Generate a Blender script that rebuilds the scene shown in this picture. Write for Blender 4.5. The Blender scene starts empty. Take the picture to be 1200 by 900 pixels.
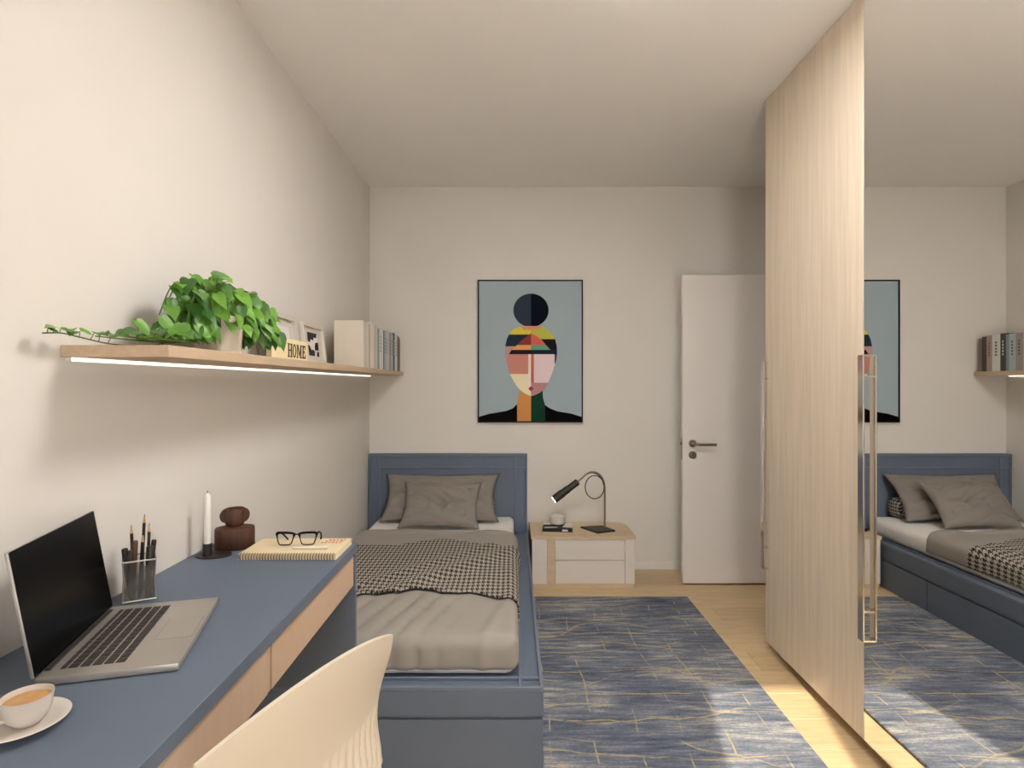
import bpy, bmesh, math, random
from mathutils import Vector, Matrix, noise

scene = bpy.context.scene
col = scene.collection
rnd = random.Random(7)

# ------------------------------------------------------------------ camera, sky, sun, exposure
F_PX = 675.0
CAM_Z = 1.285
cam_data = bpy.data.cameras.new('camera')
cam_data.sensor_width = 36.0
cam_data.lens = F_PX / 1200.0 * 36.0
cam_data.clip_start = 0.02
cam = bpy.data.objects.new('camera', cam_data)
cam.location = (0, 0, CAM_Z)
cam.rotation_euler = (math.pi / 2, 0, 0)
col.objects.link(cam)
scene.camera = cam

world = bpy.data.worlds.new('sky')
scene.world = world
world.use_nodes = True
wn = world.node_tree.nodes
wn['Background'].inputs['Color'].default_value = (1.0, 0.97, 0.94, 1)
wn['Background'].inputs['Strength'].default_value = 9.0

SUN_DIR = Vector((0.20, 1.0, -0.69)).normalized()
sun_data = bpy.data.lights.new('sun_offscreen', 'SUN')
sun_data.energy = 5.2
sun_data.angle = math.radians(0.6)
sun_data.color = (1.0, 0.90, 0.74)
sun = bpy.data.objects.new('sun_offscreen', sun_data)
sun.rotation_euler = SUN_DIR.to_track_quat('-Z', 'Y').to_euler()
sun.location = (-1, -5, 5)
col.objects.link(sun)

LAMP_STRENGTH = 25.0
LED_STRENGTH = 0.9
vs = scene.view_settings
vs.view_transform = 'Standard'
vs.look = 'None'
vs.gamma = 1.0
vs.use_curve_mapping = False
vs.exposure = 0.60

# ------------------------------------------------------------------ helpers
def lin(c):
    c = c / 255.0
    return c / 12.92 if c <= 0.04045 else ((c + 0.055) / 1.055) ** 2.4

def rgb(r, g, b):
    return (lin(r), lin(g), lin(b), 1.0)

MATS = {}

def mat(name, color, rough=0.5, metal=0.0, var=0.06, scale=8.0, bump=0.0, bscale=60.0,
        stretch=(1, 1, 1), spec=0.5, trans=0.0, rand=0.0):
    """Principled material with procedural colour variation and fine relief."""
    m = bpy.data.materials.new(name)
    m.use_nodes = True
    nt = m.node_tree
    n, l = nt.nodes, nt.links
    b = n['Principled BSDF']
    b.inputs['Roughness'].default_value = rough
    b.inputs['Metallic'].default_value = metal
    b.inputs['Specular IOR Level'].default_value = spec
    tc = n.new('ShaderNodeTexCoord')
    mp = n.new('ShaderNodeMapping')
    mp.inputs['Scale'].default_value = stretch
    l.new(tc.outputs['Object'], mp.inputs['Vector'])
    nz = n.new('ShaderNodeTexNoise')
    nz.inputs['Scale'].default_value = scale
    nz.inputs['Detail'].default_value = 5
    l.new(mp.outputs[0], nz.inputs['Vector'])
    ramp = n.new('ShaderNodeValToRGB')
    c = color
    ramp.color_ramp.elements[0].position = 0.3
    ramp.color_ramp.elements[1].position = 0.7
    ramp.color_ramp.elements[0].color = tuple(x * (1 - var) for x in c[:3]) + (1,)
    ramp.color_ramp.elements[1].color = tuple(min(1, x * (1 + var)) for x in c[:3]) + (1,)
    l.new(nz.outputs['Fac'], ramp.inputs['Fac'])
    out = ramp.outputs['Color']
    if rand > 0:
        oi = n.new('ShaderNodeObjectInfo')
        mr = n.new('ShaderNodeMapRange')
        mr.inputs['To Min'].default_value = 1 - rand
        mr.inputs['To Max'].default_value = 1 + rand
        l.new(oi.outputs['Random'], mr.inputs['Value'])
        mx = n.new('ShaderNodeVectorMath')
        mx.operation = 'SCALE'
        l.new(out, mx.inputs[0])
        l.new(mr.outputs[0], mx.inputs['Scale'])
        out = mx.outputs[0]
        vm = n.new('ShaderNodeVectorMath')
        vm.operation = 'ADD'
        sc = n.new('ShaderNodeVectorMath')
        sc.operation = 'SCALE'
        sc.inputs[0].default_value = (13.0, 7.0, 5.0)
        l.new(oi.outputs['Random'], sc.inputs['Scale'])
        l.new(tc.outputs['Object'], vm.inputs[0])
        l.new(sc.outputs[0], vm.inputs[1])
        l.new(vm.outputs[0], mp.inputs['Vector'])
    l.new(out, b.inputs['Base Color'])
    if bump > 0:
        n2 = n.new('ShaderNodeTexNoise')
        n2.inputs['Scale'].default_value = bscale
        n2.inputs['Detail'].default_value = 3
        l.new(mp.outputs[0], n2.inputs['Vector'])
        bp = n.new('ShaderNodeBump')
        bp.inputs['Strength'].default_value = bump
        bp.inputs['Distance'].default_value = 0.002
        l.new(n2.outputs['Fac'], bp.inputs['Height'])
        l.new(bp.outputs[0], b.inputs['Normal'])
    if trans > 0:
        b.inputs['Transmission Weight'].default_value = trans
    MATS[name] = m
    return m

def emit_mat(name, color, strength):
    m = bpy.data.materials.new(name)
    m.use_nodes = True
    b = m.node_tree.nodes['Principled BSDF']
    b.inputs['Base Color'].default_value = color
    b.inputs['Emission Color'].default_value = color
    b.inputs['Emission Strength'].default_value = strength
    MATS[name] = m
    return m

def new_bm():
    return bmesh.new()

def box(bm, x0, x1, y0, y1, z0, z1, bev=0.0, seg=1):
    x0, x1 = min(x0, x1), max(x0, x1)
    y0, y1 = min(y0, y1), max(y0, y1)
    z0, z1 = min(z0, z1), max(z0, z1)
    r = bmesh.ops.create_cube(bm, size=1.0)
    vs_ = r['verts']
    for v in vs_:
        v.co = Vector((x0 + (v.co.x + .5) * (x1 - x0), y0 + (v.co.y + .5) * (y1 - y0), z0 + (v.co.z + .5) * (z1 - z0)))
    if bev > 0:
        es = set()
        for v in vs_:
            es.update(v.link_edges)
        bmesh.ops.bevel(bm, geom=list(es), offset=bev, segments=seg, affect='EDGES', profile=0.5)
    return bm

def ring_faces(bm, rings, close_u=True, cap0=True, cap1=True):
    for a, b in zip(rings[:-1], rings[1:]):
        n = len(a)
        rng = range(n) if close_u else range(n - 1)
        for i in rng:
            j = (i + 1) % n
            bm.faces.new((a[i], a[j], b[j], b[i]))
    if cap0 and len(rings[0]) > 2:
        bm.faces.new(list(reversed(rings[0])))
    if cap1 and len(rings[-1]) > 2:
        bm.faces.new(rings[-1])

def lathe(bm, prof, seg=32, cx=0, cy=0, cap0=True, cap1=True):
    """prof: list of (radius, z)."""
    rings = []
    for r, z in prof:
        rings.append([bm.verts.new((cx + r * math.cos(2 * math.pi * i / seg), cy + r * math.sin(2 * math.pi * i / seg), z)) for i in range(seg)])
    ring_faces(bm, rings, True, cap0, cap1)
    return bm

def tube(bm, pts, rad, seg=8, closed=False, caps=True):
    pts = [Vector(p) for p in pts]
    n = len(pts)
    rads = rad if isinstance(rad, (list, tuple)) else [rad] * n
    rings = []
    ref = None
    for i, p in enumerate(pts):
        if closed:
            t = (pts[(i + 1) % n] - pts[i - 1]).normalized()
        else:
            t = (pts[min(i + 1, n - 1)] - pts[max(i - 1, 0)]).normalized()
        if ref is None:
            ref = t.orthogonal().normalized()
        ref = (ref - t * ref.dot(t))
        if ref.length < 1e-6:
            ref = t.orthogonal()
        ref.normalize()
        bi = t.cross(ref)
        rings.append([bm.verts.new(p + (ref * math.cos(2 * math.pi * k / seg) + bi * math.sin(2 * math.pi * k / seg)) * rads[i]) for k in range(seg)])
    if closed:
        ring_faces(bm, rings, True, False, False)
        a, b = rings[-1], rings[0]
        for k in range(seg):
            j = (k + 1) % seg
            bm.faces.new((a[k], a[j], b[j], b[k]))
    else:
        ring_faces(bm, rings, True, caps, caps)
    return bm

def prism(bm, poly, z0, z1):
    """poly: list of (x, y) extruded in z."""
    a = [bm.verts.new((x, y, z0)) for x, y in poly]
    b = [bm.verts.new((x, y, z1)) for x, y in poly]
    n = len(poly)
    bm.faces.new(list(reversed(a)))
    bm.faces.new(b)
    for i in range(n):
        j = (i + 1) % n
        bm.faces.new((a[i], a[j], b[j], b[i]))
    return bm

def bezier(p0, p1, p2, p3, n=12):
    p0, p1, p2, p3 = map(Vector, (p0, p1, p2, p3))
    out = []
    for i in range(n + 1):
        t = i / n
        out.append(p0 * (1 - t) ** 3 + p1 * 3 * t * (1 - t) ** 2 + p2 * 3 * t * t * (1 - t) + p3 * t ** 3)
    return out

def catmull(pts, n=6):
    pts = [Vector(p) for p in pts]
    out = []
    P = [pts[0]] + pts + [pts[-1]]
    for i in range(1, len(P) - 2):
        for k in range(n):
            t = k / n
            a, b, c, d = P[i - 1], P[i], P[i + 1], P[i + 2]
            out.append(0.5 * ((2 * b) + (c - a) * t + (2 * a - 5 * b + 4 * c - d) * t * t + (3 * b - a - 3 * c + d) * t ** 3))
    out.append(pts[-1])
    return out

def link(name, bm, m, parent=None, smooth=False, angle=35):
    bmesh.ops.recalc_face_normals(bm, faces=bm.faces[:])
    me = bpy.data.meshes.new(name)
    bm.to_mesh(me)
    bm.free()
    if m is not None:
        for mm in (m if isinstance(m, (list, tuple)) else [m]):
            me.materials.append(MATS[mm] if isinstance(mm, str) else mm)
    if smooth:
        me.shade_smooth()
        try:
            me.set_sharp_from_angle(angle=math.radians(angle))
        except Exception:
            pass
    o = bpy.data.objects.new(name, me)
    col.objects.link(o)
    if parent is not None:
        o.parent = parent
    return o

def thing(name, label, cat, loc=(0, 0, 0), rotz=0.0, group=None):
    o = bpy.data.objects.new(name, None)
    o.empty_display_size = 0.05
    col.objects.link(o)
    o.location = loc
    o.rotation_euler = (0, 0, rotz)
    o['label'] = label
    o['category'] = cat
    if group:
        o['group'] = group
    return o

def tag(o, label, cat, group=None):
    o['label'] = label
    o['category'] = cat
    if group:
        o['group'] = group
    return o

def struct(o, label=None, cat=None):
    o['kind'] = 'structure'
    if label:
        o['label'] = label
        o['category'] = cat
    return o

def inst(src, name, parent, loc, rot=(0, 0, 0), scale=(1, 1, 1)):
    o = bpy.data.objects.new(name, src)
    col.objects.link(o)
    o.parent = parent
    o.location = loc
    o.rotation_euler = rot
    o.scale = scale
    return o

# ------------------------------------------------------------------ materials
mat('wall_paint', rgb(225, 220, 213), 0.9, var=0.015, scale=3, bump=0.05, bscale=180)
mat('ceiling_paint', rgb(242, 239, 235), 0.92, var=0.012, scale=2, bump=0.04, bscale=180)
mat('white_trim', rgb(232, 228, 222), 0.45, var=0.01)
mat('door_white', rgb(228, 222, 216), 0.5, var=0.012, scale=3)
mat('blue_paint', rgb(99, 111, 129), 0.55, var=0.03, scale=5, bump=0.03, bscale=200)
mat('blue_lip', rgb(110, 120, 138), 0.5, var=0.03, scale=5)
mat('drawer_beige', rgb(203, 176, 152), 0.6, var=0.03, scale=6, stretch=(1, 6, 1))
mat('shelf_wood', rgb(196, 172, 144), 0.6, var=0.09, scale=9, stretch=(6, 0.8, 6), bump=0.05, bscale=60)
mat('nightstand_wood', rgb(208, 186, 154), 0.55, var=0.08, scale=9, stretch=(0.8, 6, 6), bump=0.05)
mat('wardrobe_wood', rgb(211, 195, 174), 0.5, var=0.085, scale=7, stretch=(5, 9, 0.35), bump=0.04, bscale=50)
mat('oak_floor', rgb(204, 178, 138), 0.42, var=0.11, scale=6, stretch=(1.2, 9, 4), bump=0.06, bscale=40, rand=0.07)
mat('oak_hall', rgb(204, 178, 138), 0.42, var=0.11, scale=6, stretch=(1.2, 9, 4))
mat('cabinet_white', rgb(222, 214, 206), 0.5, var=0.012)
mat('chrome', rgb(225, 222, 216), 0.12, 1.0, var=0.02)
mat('satin_nickel', rgb(150, 142, 132), 0.35, 1.0, var=0.03)
mat('brass', rgb(150, 120, 60), 0.35, 1.0)
mat('black_frame', rgb(14, 14, 15), 0.5, var=0.05, spec=0.2)
mat('black_metal', rgb(52, 47, 42), 0.5, 0.3, var=0.06)
mat('grey_pole', rgb(140, 126, 110), 0.35, 0.8, var=0.03)
mat('white_ceramic', rgb(216, 208, 199), 0.28, var=0.012)
mat('pot_ceramic', rgb(214, 202, 184), 0.5, var=0.03, scale=20)
mat('soil', rgb(60, 42, 30), 0.95, var=0.3, scale=60, bump=0.5)
mat('coffee', rgb(196, 150, 96), 0.35, var=0.25, scale=22)
mat('cream_plastic', rgb(214, 203, 185), 0.42, var=0.012)
mat('laptop_metal', rgb(182, 178, 172), 0.38, 0.55, var=0.015)
mat('laptop_key', rgb(48, 44, 42), 0.5)
mat('laptop_screen', rgb(4, 4, 5), 0.22, spec=0.12)
mat('mesh_silver', rgb(170, 166, 160), 0.35, 0.6, var=0.03)
mat('mesh_hole_shade', rgb(104, 100, 96), 0.45, 0.4, var=0.03)  # silver wires coloured darker to stand in for the dark holes between them
mat('pencil_black', rgb(20, 18, 18), 0.4)
mat('pencil_wood', rgb(200, 164, 116), 0.7, var=0.1, scale=40)
mat('pencil_lead', rgb(50, 48, 46), 0.5)
mat('marker_dark', rgb(42, 34, 30), 0.5, var=0.1)
mat('marker_brown', rgb(98, 66, 44), 0.55, var=0.1)
mat('candle_wax', rgb(236, 232, 226), 0.5, var=0.01)
mat('walnut', rgb(78, 46, 30), 0.55, var=0.28, scale=10, stretch=(8, 8, 0.6), bump=0.08)
mat('dark_bronze', rgb(58, 48, 44), 0.45, 0.4, var=0.08)
mat('note_cover', rgb(230, 212, 176), 0.7, var=0.03, scale=10)
mat('note_pages', rgb(238, 226, 198), 0.85, var=0.05, scale=200, stretch=(0.2, 0.2, 6))
mat('wire_brown', rgb(128, 96, 66), 0.4, 0.5)
mat('red_ink', rgb(206, 92, 60), 0.7)
mat('paper_white', rgb(238, 230, 216), 0.6, var=0.01)
mat('lens_clear', rgb(235, 235, 235), 0.02, trans=1.0, var=0.0)
mat('duvet_grey', rgb(156, 150, 142), 0.85, var=0.03, scale=5, bump=0.12, bscale=400)
mat('pillow_grey', rgb(138, 131, 124), 0.8, var=0.03, scale=5, bump=0.12, bscale=400)
mat('sheet_white', rgb(248, 245, 241), 0.85, var=0.012, bump=0.1, bscale=300)
mat('leaf_stem', rgb(92, 120, 52), 0.6, var=0.15, scale=30)
mat('sign_cream', rgb(240, 222, 180), 0.7, var=0.03, scale=12)
mat('ink_black', rgb(22, 20, 20), 0.6)
mat('photo_light', rgb(222, 220, 218), 0.5, var=0.02)
mat('photo_grey', rgb(90, 88, 86), 0.5, var=0.3, scale=60)
mat('frame_grey', rgb(206, 200, 188), 0.5, var=0.02)
mat('frame_mount', rgb(208, 202, 192), 0.8, var=0.01)
mat('led_body', rgb(230, 228, 222), 0.5)
mat('concrete', rgb(150, 148, 142), 0.9, var=0.08)
emit_mat('led_glow', (1.0, 0.93, 0.84, 1), LED_STRENGTH)
emit_mat('lamp_diffuser', (1.0, 0.965, 0.925, 1), LAMP_STRENGTH)
emit_mat('reading_bulb', (1.0, 0.95, 0.86, 1), 2.5)

def leaf_material(name, c1, c2):
    m = bpy.data.materials.new(name)
    m.use_nodes = True
    nt = m.node_tree
    n, l = nt.nodes, nt.links
    b = n['Principled BSDF']
    b.inputs['Roughness'].default_value = 0.42
    oi = n.new('ShaderNodeObjectInfo')
    ramp = n.new('ShaderNodeValToRGB')
    ramp.color_ramp.elements[0].color = c1
    ramp.color_ramp.elements[1].color = c2
    l.new(oi.outputs['Random'], ramp.inputs['Fac'])
    tc = n.new('ShaderNodeTexCoord')
    nz = n.new('ShaderNodeTexNoise')
    nz.inputs['Scale'].default_value = 40
    l.new(tc.outputs['Object'], nz.inputs['Vector'])
    mr = n.new('ShaderNodeMapRange')
    mr.inputs['To Min'].default_value = 0.8
    mr.inputs['To Max'].default_value = 1.2
    l.new(nz.outputs['Fac'], mr.inputs['Value'])
    sc = n.new('ShaderNodeVectorMath')
    sc.operation = 'SCALE'
    l.new(ramp.outputs[0], sc.inputs[0])
    l.new(mr.outputs[0], sc.inputs['Scale'])
    l.new(sc.outputs[0], b.inputs['Base Color'])
    b.inputs['Subsurface Weight'].default_value = 0.0
    MATS[name] = m
leaf_material('leaf_green', rgb(40, 88, 26), rgb(112, 164, 54))

def mirror_material():
    m = bpy.data.materials.new('mirror')
    m.use_nodes = True
    b = m.node_tree.nodes['Principled BSDF']
    b.inputs['Base Color'].default_value = (0.93, 0.93, 0.92, 1)
    b.inputs['Metallic'].default_value = 1.0
    b.inputs['Roughness'].default_value = 0.0
    MATS['mirror'] = m
mirror_material()

def glass_material():
    m = bpy.data.materials.new('window_glass')
    m.use_nodes = True
    n, l = m.node_tree.nodes, m.node_tree.links
    n.remove(n['Principled BSDF'])
    tr = n.new('ShaderNodeBsdfTransparent')
    gl = n.new('ShaderNodeBsdfGlossy')
    gl.inputs['Roughness'].default_value = 0.02
    mx = n.new('ShaderNodeMixShader')
    mx.inputs['Fac'].default_value = 0.06
    l.new(tr.outputs[0], mx.inputs[1])
    l.new(gl.outputs[0], mx.inputs[2])
    l.new(mx.outputs[0], n['Material Output'].inputs['Surface'])
    MATS['window_glass'] = m
glass_material()

def houndstooth_material():
    m = bpy.data.materials.new('houndstooth')
    m.use_nodes = True
    n, l = m.node_tree.nodes, m.node_tree.links
    b = n['Principled BSDF']
    b.inputs['Roughness'].default_value = 0.95
    uv = n.new('ShaderNodeTexCoord')
    sp = n.new('ShaderNodeSeparateXYZ')
    l.new(uv.outputs['UV'], sp.inputs[0])

    def M(op, a, bb=None):
        x = n.new('ShaderNodeMath')
        x.operation = op
        for i, v in enumerate((a, bb)):
            if v is None:
                continue
            if isinstance(v, (int, float)):
                x.inputs[i].default_value = v
            else:
                l.new(v, x.inputs[i])
        return x.outputs[0]
    P = 0.025
    u = M('DIVIDE', sp.outputs[0], 0.0215)
    v = M('DIVIDE', sp.outputs[1], 0.040)
    A = M('LESS_THAN', M('FRACT', u), 0.5)
    B = M('LESS_THAN', M('FRACT', v), 0.5)
    T = M('LESS_THAN', M('FRACT', M('MULTIPLY', M('ADD', u, v), 2.0)), 0.5)
    out = M('ADD', M('MULTIPLY', T, A), M('MULTIPLY', M('SUBTRACT', 1.0, T), B))
    nz = n.new('ShaderNodeTexNoise')
    nz.inputs['Scale'].default_value = 500
    l.new(uv.outputs['UV'], nz.inputs['Vector'])
    mix = n.new('ShaderNodeMix')
    mix.data_type = 'RGBA'
    mix.inputs[6].default_value = rgb(178, 170, 158)
    mix.inputs[7].default_value = rgb(44, 40, 38)
    l.new(out, mix.inputs[0])
    l.new(mix.outputs[2], b.inputs['Base Color'])
    bp = n.new('ShaderNodeBump')
    bp.inputs['Strength'].default_value = 0.5
    bp.inputs['Distance'].default_value = 0.003
    l.new(M('ADD', out, nz.outputs['Fac']), bp.inputs['Height'])
    l.new(bp.outputs[0], b.inputs['Normal'])
    MATS['houndstooth'] = m
houndstooth_material()

def rug_material():
    m = bpy.data.materials.new('rug_weave')
    m.use_nodes = True
    n, l = m.node_tree.nodes, m.node_tree.links
    b = n['Principled BSDF']
    b.inputs['Roughness'].default_value = 0.95
    b.inputs['Specular IOR Level'].default_value = 0.15
    tc = n.new('ShaderNodeTexCoord')

    def M(op, a, bb=None, clamp=False):
        x = n.new('ShaderNodeMath')
        x.operation = op
        x.use_clamp = clamp
        for i, v in enumerate((a, bb)):
            if v is None:
                continue
            if isinstance(v, (int, float)):
                x.inputs[i].default_value = v
            else:
                l.new(v, x.inputs[i])
        return x.outputs[0]

    def N(scale, stretch=(1, 1, 1), detail=4, rough=0.6, loc=(0, 0, 0)):
        mp = n.new('ShaderNodeMapping')
        mp.inputs['Scale'].default_value = stretch
        mp.inputs['Location'].default_value = loc
        l.new(tc.outputs['Object'], mp.inputs[0])
        z = n.new('ShaderNodeTexNoise')
        z.inputs['Scale'].default_value = scale
        z.inputs['Detail'].default_value = detail
        z.inputs['Roughness'].default_value = rough
        l.new(mp.outputs[0], z.inputs['Vector'])
        return z.outputs['Fac']
    sp = n.new('ShaderNodeSeparateXYZ')
    l.new(tc.outputs['Object'], sp.inputs[0])
    X, Y = sp.outputs[0], sp.outputs[1]
    streak = N(6, (0.9, 7, 1), 5, 0.62)
    fade = N(2.6, (1, 1.6, 1), 3, 0.5, (3, 1, 0))
    fibre = N(160, (0.5, 1, 1), 2, 0.6)
    val = M('ADD', M('MULTIPLY', streak, 0.75), M('MULTIPLY', fade, 0.5))
    val = M('ADD', val, M('MULTIPLY', fibre, 0.26))
    ramp = n.new('ShaderNodeValToRGB')
    e = ramp.color_ramp.elements
    e[0].position = 0.54
    e[0].color = rgb(74, 81, 97)
    e[1].position = 0.96
    e[1].color = rgb(190, 182, 170)
    x = e.new(0.70)
    x.color = rgb(100, 107, 122)
    x = e.new(0.82)
    x.color = rgb(130, 134, 142)
    l.new(val, ramp.inputs['Fac'])

    def lines(coord, other, period, warp, width, mask_lo, mask, offset=0.0):
        c = M('ADD', M('ADD', M('DIVIDE', coord, period), M('MULTIPLY', warp[0], warp[1])), offset)
        d = M('ABSOLUTE', M('SUBTRACT', M('FRACT', c), 0.5))
        ln = M('SUBTRACT', 1.0, M('DIVIDE', d, width), True)
        mk = M('MULTIPLY', M('SUBTRACT', mask, mask_lo), 9.0, True)
        return M('MULTIPLY', M('MULTIPLY', ln, 1.7, True), mk)
    ragged = N(60, (0.4, 1, 1), 3, 0.7, (1, 5, 0))
    w1 = N(1.5, (1, 0.5, 1), 3, 0.55)
    w2 = N(1.1, (1.2, 0.4, 1), 3, 0.55, (9, 4, 0))
    w3 = N(1.7, (0.5, 1, 1), 2, 0.5, (2, 7, 0))
    m1 = N(4.2, (0.6, 2.2, 1), 3, 0.6, (4, 4, 0))
    m2 = N(5.0, (0.7, 2.0, 1), 3, 0.6, (8, 2, 0))
    m3 = N(6.5, (1.6, 1.2, 1), 2, 0.6, (5, 6, 0))
    L1 = lines(Y, X, 0.19, (w1, 1.0), 0.026, 0.40, m1)
    L2 = lines(Y, X, 0.31, (w2, 1.5), 0.018, 0.42, m2, 0.37)
    L3 = lines(X, Y, 0.16, (w3, 0.6), 0.026, 0.47, m3)
    w4 = N(1.3, (1, 0.8, 1), 2, 0.5, (6, 3, 0))
    m4 = N(3.0, (0.6, 1.6, 1), 3, 0.6, (1, 8, 0))
    L4 = lines(Y, X, 0.24, (w4, 3.4), 0.030, 0.44, m4, 0.15)
    g = M('MAXIMUM', M('MAXIMUM', M('MAXIMUM', L1, L2), L3), L4)
    g = M('MULTIPLY', g, M('MULTIPLY', M('SUBTRACT', ragged, 0.28), 4.0, True), True)
    mix = n.new('ShaderNodeMix')
    mix.data_type = 'RGBA'
    mix.inputs[7].default_value = rgb(194, 174, 124)
    l.new(M('MULTIPLY', g, 0.78), mix.inputs[0])
    l.new(ramp.outputs[0], mix.inputs[6])
    l.new(mix.outputs[2], b.inputs['Base Color'])
    bp = n.new('ShaderNodeBump')
    bp.inputs['Strength'].default_value = 0.5
    bp.inputs['Distance'].default_value = 0.003
    l.new(fibre, bp.inputs['Height'])
    l.new(bp.outputs[0], b.inputs['Normal'])
    MATS['rug_weave'] = m
rug_material()

# ------------------------------------------------------------------ room dimensions
XL, XR = -0.987, 1.85           # left and right walls
YB, YF = 3.99, -0.75            # wall behind the bed, wall with the window
ZC = 2.65
HALL = 2.95

# floor with single oak planks
bm = new_bm(); box(bm, XL, XR, YF, YB, -0.06, -0.0125)
floor = struct(link('floor', bm, 'oak_hall'), 'light oak plank floor running across the bedroom', 'floor')
PW = 0.185
y = YF
row = 0
while y < YB - 0.01:
    y1 = min(y + PW, YB)
    x = XL - [0.0, 0.55, 0.95, 0.3][row % 4]
    while x < XR:
        ln = rnd.uniform(1.25, 1.6)
        a, b_ = max(x, XL), min(x + ln, XR)
        if XR - b_ < 0.25:
            b_ = XR
            ln = 9
        if b_ - a > 0.02:
            bm = new_bm()
            box(bm, a + .0006, b_ - .0006, y + .0006, y1 - .0006, -0.0125, 0.0, 0.0009)
            cx, cy = (a + b_) / 2, (y + y1) / 2
            for v in bm.verts:
                v.co.x -= cx; v.co.y -= cy
            o = link('plank', bm, 'oak_floor', floor)
            o.location = (cx, cy, 0)
        x += ln
    y = y1
    row += 1

bm = new_bm(); box(bm, XL - .1, HALL + .1, YF - .14, YB + .1, ZC, ZC + 0.1)
struct(link('ceiling', bm, 'ceiling_paint'), 'plain pale beige ceiling', 'ceiling')
bm = new_bm(); box(bm, XL - .1, XL, YF - .14, YB + .1, -.06, ZC)
struct(link('wall_left', bm, 'wall_paint'), 'warm beige wall behind the desk and long shelf', 'wall')
bm = new_bm(); box(bm, XL, HALL + .1, YB, YB + .1, -.06, ZC)
struct(link('wall_back', bm, 'wall_paint'), 'warm beige wall behind the headboard', 'wall')
# right wall with the doorway
DY0, DY1, DH = 2.90, 3.72, 2.0
bm = new_bm()
box(bm, XR, XR + .1, YF - .14, DY0, -.06, ZC)
box(bm, XR, XR + .1, DY1, YB, -.06, ZC)
box(bm, XR, XR + .1, DY0, DY1, DH, ZC)
struct(link('wall_right', bm, 'wall_paint'), 'warm beige wall with the doorway behind the wardrobe', 'wall')
# hall behind the doorway
bm = new_bm(); box(bm, HALL, HALL + .1, 2.2, YB + .1, -.06, ZC)
struct(link('wall_hall', bm, 'wall_paint'), 'beige wall of the hall beyond the doorway', 'wall')
bm = new_bm(); box(bm, XR + .1, HALL, 2.1, 2.2, -.06, ZC)
struct(link('wall_hall_end', bm, 'wall_paint'), 'beige end wall of the hall beyond the doorway', 'wall')
bm = new_bm(); box(bm, XR, HALL, 2.2, YB, -.06, 0.0)
struct(link('floor_hall', bm, 'oak_hall'), 'light oak floor of the hall', 'floor')
# wall with the window (behind the viewer)
WX0, WX1, WZ0, WZ1 = 0.135, 0.645, 0.30, 2.295
bm = new_bm()
box(bm, XL, WX0, YF - .14, YF, -.06, ZC)
box(bm, WX1, XR, YF - .14, YF, -.06, ZC)
box(bm, WX0, WX1, YF - .14, YF, -.06, WZ0)
box(bm, WX0, WX1, YF - .14, YF, WZ1, ZC)
struct(link('wall_front', bm, 'wall_paint'), 'beige wall holding the tall window', 'wall')
win = struct(thing('window_1', 'tall narrow white framed window', 'window'))
bm = new_bm()
fr = 0.042
box(bm, WX0, WX0 + fr, YF - .05, YF + .005, WZ0, WZ1, .003)
box(bm, WX1 - fr + .012, WX1, YF - .05, YF + .005, WZ0, WZ1, .003)
box(bm, WX0 + fr, WX1 - fr + .012, YF - .05, YF + .005, WZ0, WZ0 + fr, .003)
box(bm, WX0 + fr, WX1 - fr + .012, YF - .05, YF + .005, WZ1 - fr, WZ1, .003)
link('window_frame', bm, 'white_trim', win)
bm = new_bm(); box(bm, WX0 + fr, WX1 - fr + .012, YF - .03, YF - .024, WZ0 + fr, WZ1 - fr)
link('pane', bm, 'window_glass', win)
bm = new_bm(); box(bm, WX0 - .04, WX1 + .04, YF + .006, YF + .06, WZ0 - .03, WZ0 - .002, .004)
link('window_sill', bm, 'white_trim', win)

# baseboards
def baseboard(name, x0, x1, y0, y1):
    bm = new_bm(); box(bm, x0, x1, y0, y1, 0.001, 0.062, 0.003)
    struct(link(name, bm, 'white_trim'), 'low white baseboard at the foot of the wall', 'baseboard')
baseboard('baseboard_back', 0.79, XR - .001, YB - .0125, YB - .0005)
baseboard('baseboard_left', XL + .0005, XL + .0125, YF + .014, 0.56)
baseboard('baseboard_front', XL + .001, XR - .001, YF + .0005, YF + .0125)

# door leaf standing open, square to the right wall
DX0, DYF = 1.09, 3.678
door = struct(thing('door_1', 'white flush door standing open with a satin lever handle', 'door', (DX0, DYF, 0)))
bm = new_bm(); box(bm, 0, 0.755, 0, 0.04, 0.012, 1.982, 0.002)
link('door_leaf', bm, 'door_white', door)
bm = new_bm()
hz, hx = 0.905, 0.062
rx = Matrix.Rotation(math.pi / 2, 4, 'X')
def cyl_y(bm, x, z, r, y0, y1, seg=28):
    a = [bm.verts.new((x + r * math.cos(2 * math.pi * i / seg), y0, z + r * math.sin(2 * math.pi * i / seg))) for i in range(seg)]
    b2 = [bm.verts.new((x + r * math.cos(2 * math.pi * i / seg), y1, z + r * math.sin(2 * math.pi * i / seg))) for i in range(seg)]
    ring_faces(bm, [a, b2])
cyl_y(bm, hx, hz, 0.024, -0.009, 0.0)
tube(bm, catmull([(hx, -.009, hz), (hx, -.04, hz), (hx + .012, -.05, hz - .001), (hx + .05, -.052, hz - .003), (hx + .135, -.052, hz - .003)], 5), 0.0085, 12)
link('lever_handle', bm, 'satin_nickel', door, True)
bm = new_bm()
cyl_y(bm, hx, hz - .073, 0.024, -0.008, 0.0)
cyl_y(bm, hx, hz - .069, 0.008, -0.012, -0.008, 16)
box(bm, hx - .0035, hx + .0035, -.012, -.008, hz - .09, hz - .069)
link('lock_rosette', bm, 'satin_nickel', door, True)
bm = new_bm(); box(bm, -.0015, 0.0, 0.010, 0.030, hz - .105, hz + .035)
lp = link('lock_plate', bm, 'satin_nickel', door)
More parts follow.
